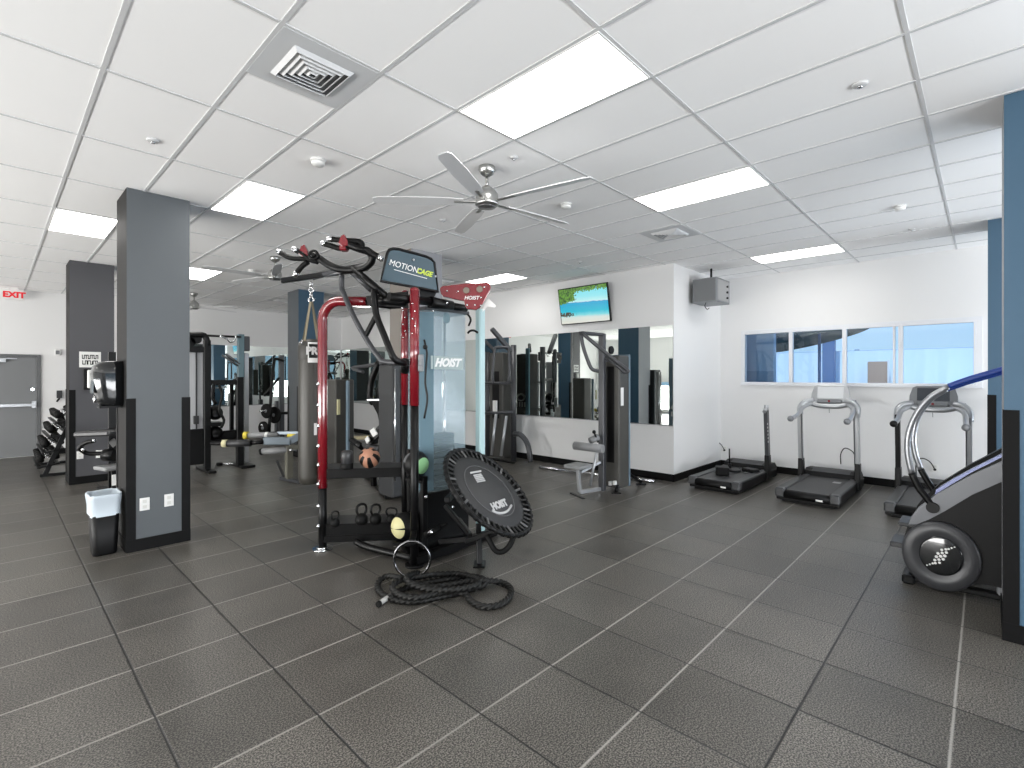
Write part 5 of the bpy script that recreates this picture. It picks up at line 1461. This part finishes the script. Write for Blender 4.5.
part('roller_pad', GVINYL, hip, lambda m: m.cyl(P(262, 451.5, 8.2), P(290, 449.5, 8.25), .05))
part('end_cap', BLACK, hip, lambda m: m.cyl(P(260.5, 452, 8.2), P(262.5, 451.5, 8.2), .056))
part('pedestal', mat('pedestal_olive', (104, 102, 92), .4), hip, lambda m: (m.bar(P(289, 446, 8.25), P(289, 478, 8.3), .10, .10), m.bar(P(289, 447, 8.25), P(306, 447, 8.4), .08, .08)))
part('base_frame', GUN, hip, lambda m: (m.bar(Pz(281, 478, .03), Pz(300, 482, .03), .06, .05), m.bar(Pz(300, 482, .03), Pz(334, 470, .03), .06, .05), m.bar(P(277, 461, 8.3), Pz(284, 477, .05), .035, .035), m.bar(Pz(289, 476, .03), Pz(289, 470, .03), .06, .05)))
part('hinge', CHROME, hip, lambda m: (m.cyl(P(306, 441, 8.2), P(306, 441, 8.4), .04), m.ball(P(291, 450, 8.2), .03, seg=10)))

row = thing('seated_row_machine', 'black seated machine with a tilted backrest in front of the grey column', 'exercise machine', (4.1, 6.4, 0), 'weight stack machines')
part('shroud', mat('shroud_dark', (50, 51, 53), .4), row, lambda m: m.bb(3.93, 4.26, 6.12, 6.50, .05, 1.96, .02))
part('guide_rod', CHROME, row, lambda m: m.cyl((3.96, 6.10, .3), (3.96, 6.10, 1.9), .012))
part('guide_rod', CHROME, row, lambda m: m.cyl((4.08, 6.10, .3), (4.08, 6.10, 1.9), .012))
part('backrest', BLK2, row, lambda m: m.prism([P(*p) for p in ((370, 401, 7.7), (389, 400, 7.5), (389, 428, 7.5), (382, 432, 7.6), (379, 424, 7.65), (378, 414, 7.7))], VF * .16, bevel=.01))
part('backrest_plate', SILVER, row, lambda m: m.bar(P(369, 400, 7.68), P(389, 399.5, 7.5), .10, .03))
part('strut', BLACK, row, lambda m: m.bar(P(386, 424, 7.6), P(365, 447, 7.8), .08, .12))
part('strut', BLACK, row, lambda m: m.bar(P(388, 440, 7.6), P(372, 463, 7.7), .06, .06))
part('strut_label', WHITEP, row, lambda m: (m.bar(P(371.5, 434, 7.58), P(376, 430.5, 7.55), .02, .12), m.bar(P(366, 441.5, 7.68), P(369, 438, 7.64), .02, .09)))
part('seat', LEATHER, row, lambda m: m.box(P(380, 447, 7.6), (.30, .34, .07), None, .02, seg=2))
part('handle_arm', BLACK, row, lambda m: cyls(m, [(379, 362, 7.7), (374, 374, 7.75), (371, 384, 7.8), (370, 397, 7.8), (373, 403, 7.75)], .05, 3))
part('handle_arm', BLACK, row, lambda m: (cyls(m, [(384, 364, 7.6), (381, 378, 7.65), (379, 399, 7.65)], .03, 3), cyls(m, [(388, 366, 7.5), (385, 398, 7.5)], .025)))
part('top_bar', GUN, row, lambda m: cyls(m, [(363, 372, 8.2), (352, 368, 8.6), (366, 366, 8.2), (383, 363, 7.6)], .03, 3))
part('base_rail', BLACK, row, lambda m: (m.bar(Pz(362, 468, .05), (3.98, 6.3, .05), .10, .08), m.cyl(P(362, 447, 7.9), P(352, 440, 8.2), .05), m.bar(P(372, 448, 7.7), P(374, 486, 7.7), .07, .07)))

stp = thing('step_bench', 'tan step bench by the mirrors, seen past the seated machine', 'bench', Pz(361, 446, 0))
sb_ = Pz(361, 450, 0)
part('top', mat('tan_deck', (176, 164, 132), .6), stp, lambda m: m.box(sb_ + UP * .30, (.9, .34, .06), Matrix.Rotation(-.9, 3, 'Z'), .015))
part('leg', BLK2, stp, lambda m: m.box(sb_ + Vector((.2, -.26, .135)), (.12, .28, .27), Matrix.Rotation(-.9, 3, 'Z'), .01))
part('leg', BLK2, stp, lambda m: m.box(sb_ + Vector((-.2, .26, .135)), (.12, .28, .27), Matrix.Rotation(-.9, 3, 'Z'), .01))
part('marker', YELLOW, stp, lambda m: m.box(sb_ + Vector((.12, -.15, .335)), (.10, .20, .012), Matrix.Rotation(-.9, 3, 'Z'), .002), 'yellow grip strip')

sq = thing('squat_rack', 'dark squat rack against the back mirrors, left of the far column', 'exercise machine', (5.1, 14.3, 0))
SQ = 14.2
part('upright', GUN, sq, lambda m: pbx(m, 280, 284.5, 355, 438, SQ, .12))
part('upright', GUN, sq, lambda m: pbx(m, 276, 279.5, 401, 438, SQ + .6, .12))
part('slanted_arm', BLACK, sq, lambda m: m.tube([PB(284, 361, SQ), PB(276, 359, SQ), PB(274, 363, SQ), PB(271, 394, SQ - .1), PB(269, 436, SQ - .15)], .04, 10, sm=3))
part('slanted_arm', BLACK, sq, lambda m: m.cyl(PB(279, 378, SQ), PB(264, 396, SQ), .035))
part('safety_bar', BLACK, sq, lambda m: m.cyl(PB(273, 413.5, SQ - .05), PB(303, 412.5, SQ - .05), .04))
part('peg', CHROME, sq, lambda m: (m.cyl(PB(259, 411, SQ - .1), PB(270, 411, SQ - .1), .024), m.cyl(PB(261, 425, SQ - .1), PB(270, 425, SQ - .1), .024)))
part('upright_pin', GUN, sq, lambda m: (m.cyl(PB(296, 413, SQ - .05), PB(295, 394, SQ - .05), .03), m.ball(PB(295, 393, SQ - .05), .05, seg=10)))
part('base', BLACK, sq, lambda m: (m.bb(PB(262, 440, SQ).x, PB(306, 440, SQ).x, SQ, SQ + .1, 0, .08, .01), m.bb(PB(280, 440, SQ).x, PB(284, 440, SQ).x, SQ - .5, SQ + .9, 0, .08, .01)))
for k, (px, py, r, lb) in enumerate(((266.5, 411, .20, 'weight plate on the upper left peg of the squat rack'), (274.5, 415, .23, 'largest weight plate, at the end of the squat rack bar'), (263.5, 428, .18, 'weight plate on the lower left peg of the squat rack'))):
    p = PB(px, py, SQ - .1)
    w = thing('weight_plate', lb, 'weight plate', p - UP * r)
    part('disc', RUBBER, w, lambda m: m.lathe([(.03, -.03), (r * .9, -.03), (r, -.02), (r, .02), (r * .9, .03), (.03, .03)], p, (1, .35, 0), 28))
    part('hub', METALG, w, lambda m: m.lathe([(.0, -.034), (.05, -.034), (.05, .034), (0, .034)], p, (1, .35, 0), 16))

# dumbbell rack at far left
dr0 = Vector((.72, 12.1, 0))
dk = thing('dumbbell_rack', 'black four tier dumbbell rack beside the dark column at far left', 'rack', (.95, 12.9, 0))
tiers = [(.60, .22), (.66, .48), (.74, .74), (.83, 1.00)]
for b in (12.12, 13.75):
    part('side_frame', BLACK, dk, lambda m: (m.bar((.62, b, .02), (1.02, b, 1.12), .05, .07), m.bar((.56, b, .03), (1.25, b, .03), .06, .05), m.bar((1.2, b, .03), (.98, b, .95), .05, .05)))
for (a, z) in tiers:
    part('tier_rail', BLACK, dk, lambda m: (m.bar((a - .05, 12.1, z - .05), (a - .05, 13.78, z - .05), .05, .03), m.bar((a + .20, 12.1, z + .0), (a + .20, 13.78, z + .0), .05, .03), m.bar((a - .05, 12.12, z - .05), (a + .2, 12.12, z), .05, .03)))
proto = None
def dumbbell(c, ax, r):
    t = thing('dumbbell', 'black rubber dumbbell on the four tier rack at far left', 'dumbbell', c - UP * r, 'dumbbells on the far left rack')
    ax = Vector(ax).normalized()
    for sgn in (-1, 1):
        part('head', RUBBER, t, lambda m: m.lathe([(0, -.045), (r * .8, -.045), (r, -.02), (r, .02), (r * .8, .045), (0, .045)], c + ax * (.105 * sgn), ax, 12))
    part('handle', CHROME, t, lambda m: m.cyl(c - ax * .07, c + ax * .07, .016))
    return t
for i, (a, z) in enumerate(tiers):
    for k in range(5):
        c = Vector((a + .075, 12.24 + .27 * k, z + .045 + .075))
        if proto is None:
            proto = dumbbell(c, (1, 0, .2), .078)
            pc = c
        else:
            dup(proto, c - pc)
kb_ = thing('wall_box', 'small dark box on the back wall right of the grey door', 'box', PB(59.5, 398, B1))
q0, q1 = PB(56.5, 390.5, B1), PB(62, 398, B1)
part('case', DGREY, kb_, lambda m: m.bb(q0.x, q1.x, B1 - .07, B1 - .001, q1.z, q0.z, .006))
part('lever', BLACK, kb_, lambda m: m.bar(((q0.x + q1.x) / 2, B1 - .08, q1.z), ((q0.x + q1.x) / 2 - .05, B1 - .1, q1.z - .08), .03, .03))
q2 = PB(57.5, 352.5, B1)
bt = thing('wall_speaker', 'small white box high on the back wall right of the grey door', 'box', q2)
part('case', WHITEP, bt, lambda m: m.box(q2 + Vector((0, -.03, 0)), (.10, .056, .13), None, .008))
part('grille', GREY, bt, lambda m: m.box(q2 + Vector((0, -.06, 0)), (.07, .006, .09), None, .002))

# weight bench machine half hidden behind the near column
ben = thing('preacher_curl_machine', 'black bench machine half hidden behind the left side of the near charcoal column', 'exercise machine', (1.2, 9.2, 0))
part('mast', BLACK, ben, lambda m: m.bar(P(112, 493, 7.55), P(112, 352, 7.55), .09, .07))
part('arm_pad', LEATHER, ben, lambda m: m.bar(P(84.5, 433.5, 7.5), P(120, 432, 7.4), .36, .085, .025))
part('handle', BLACK, ben, lambda m: cyls(m, [(94, 441, 7.3), (88, 442, 7.3), (82, 445, 7.3), (80, 448.5, 7.3), (83, 451, 7.35), (88, 453.5, 7.4), (98, 453.5, 7.45), (112, 453, 7.5)], .032, 4))
part('end_cap', CHROME, ben, lambda m: (m.ball(P(94, 440.5, 7.3), .03, seg=10), m.ball(P(83, 449.5, 7.3), .028, seg=10)))
part('seat', GVINYL, ben, lambda m: m.box(P(113, 467, 7.4), (.36, .34, .06), Matrix.Rotation(.3, 3, 'Z'), .02, seg=2))
part('pivot', BLACK, ben, lambda m: (m.cyl(P(105, 455, 7.4), P(116, 455, 7.4), .09), m.bar(P(112, 445, 7.5), P(118, 440, 7.5), .06, .12)))
part('base', BLACK, ben, lambda m: (m.bar(Pz(100, 488, .04), Pz(122, 492, .04), .08, .06), m.bar(P(114, 470, 7.45), Pz(115, 492, .05), .07, .07)))
part('spec_plate', WHITEP, ben, lambda m: m.box(P(114, 480, 7.36), (.05, .03, .16), None, .002))
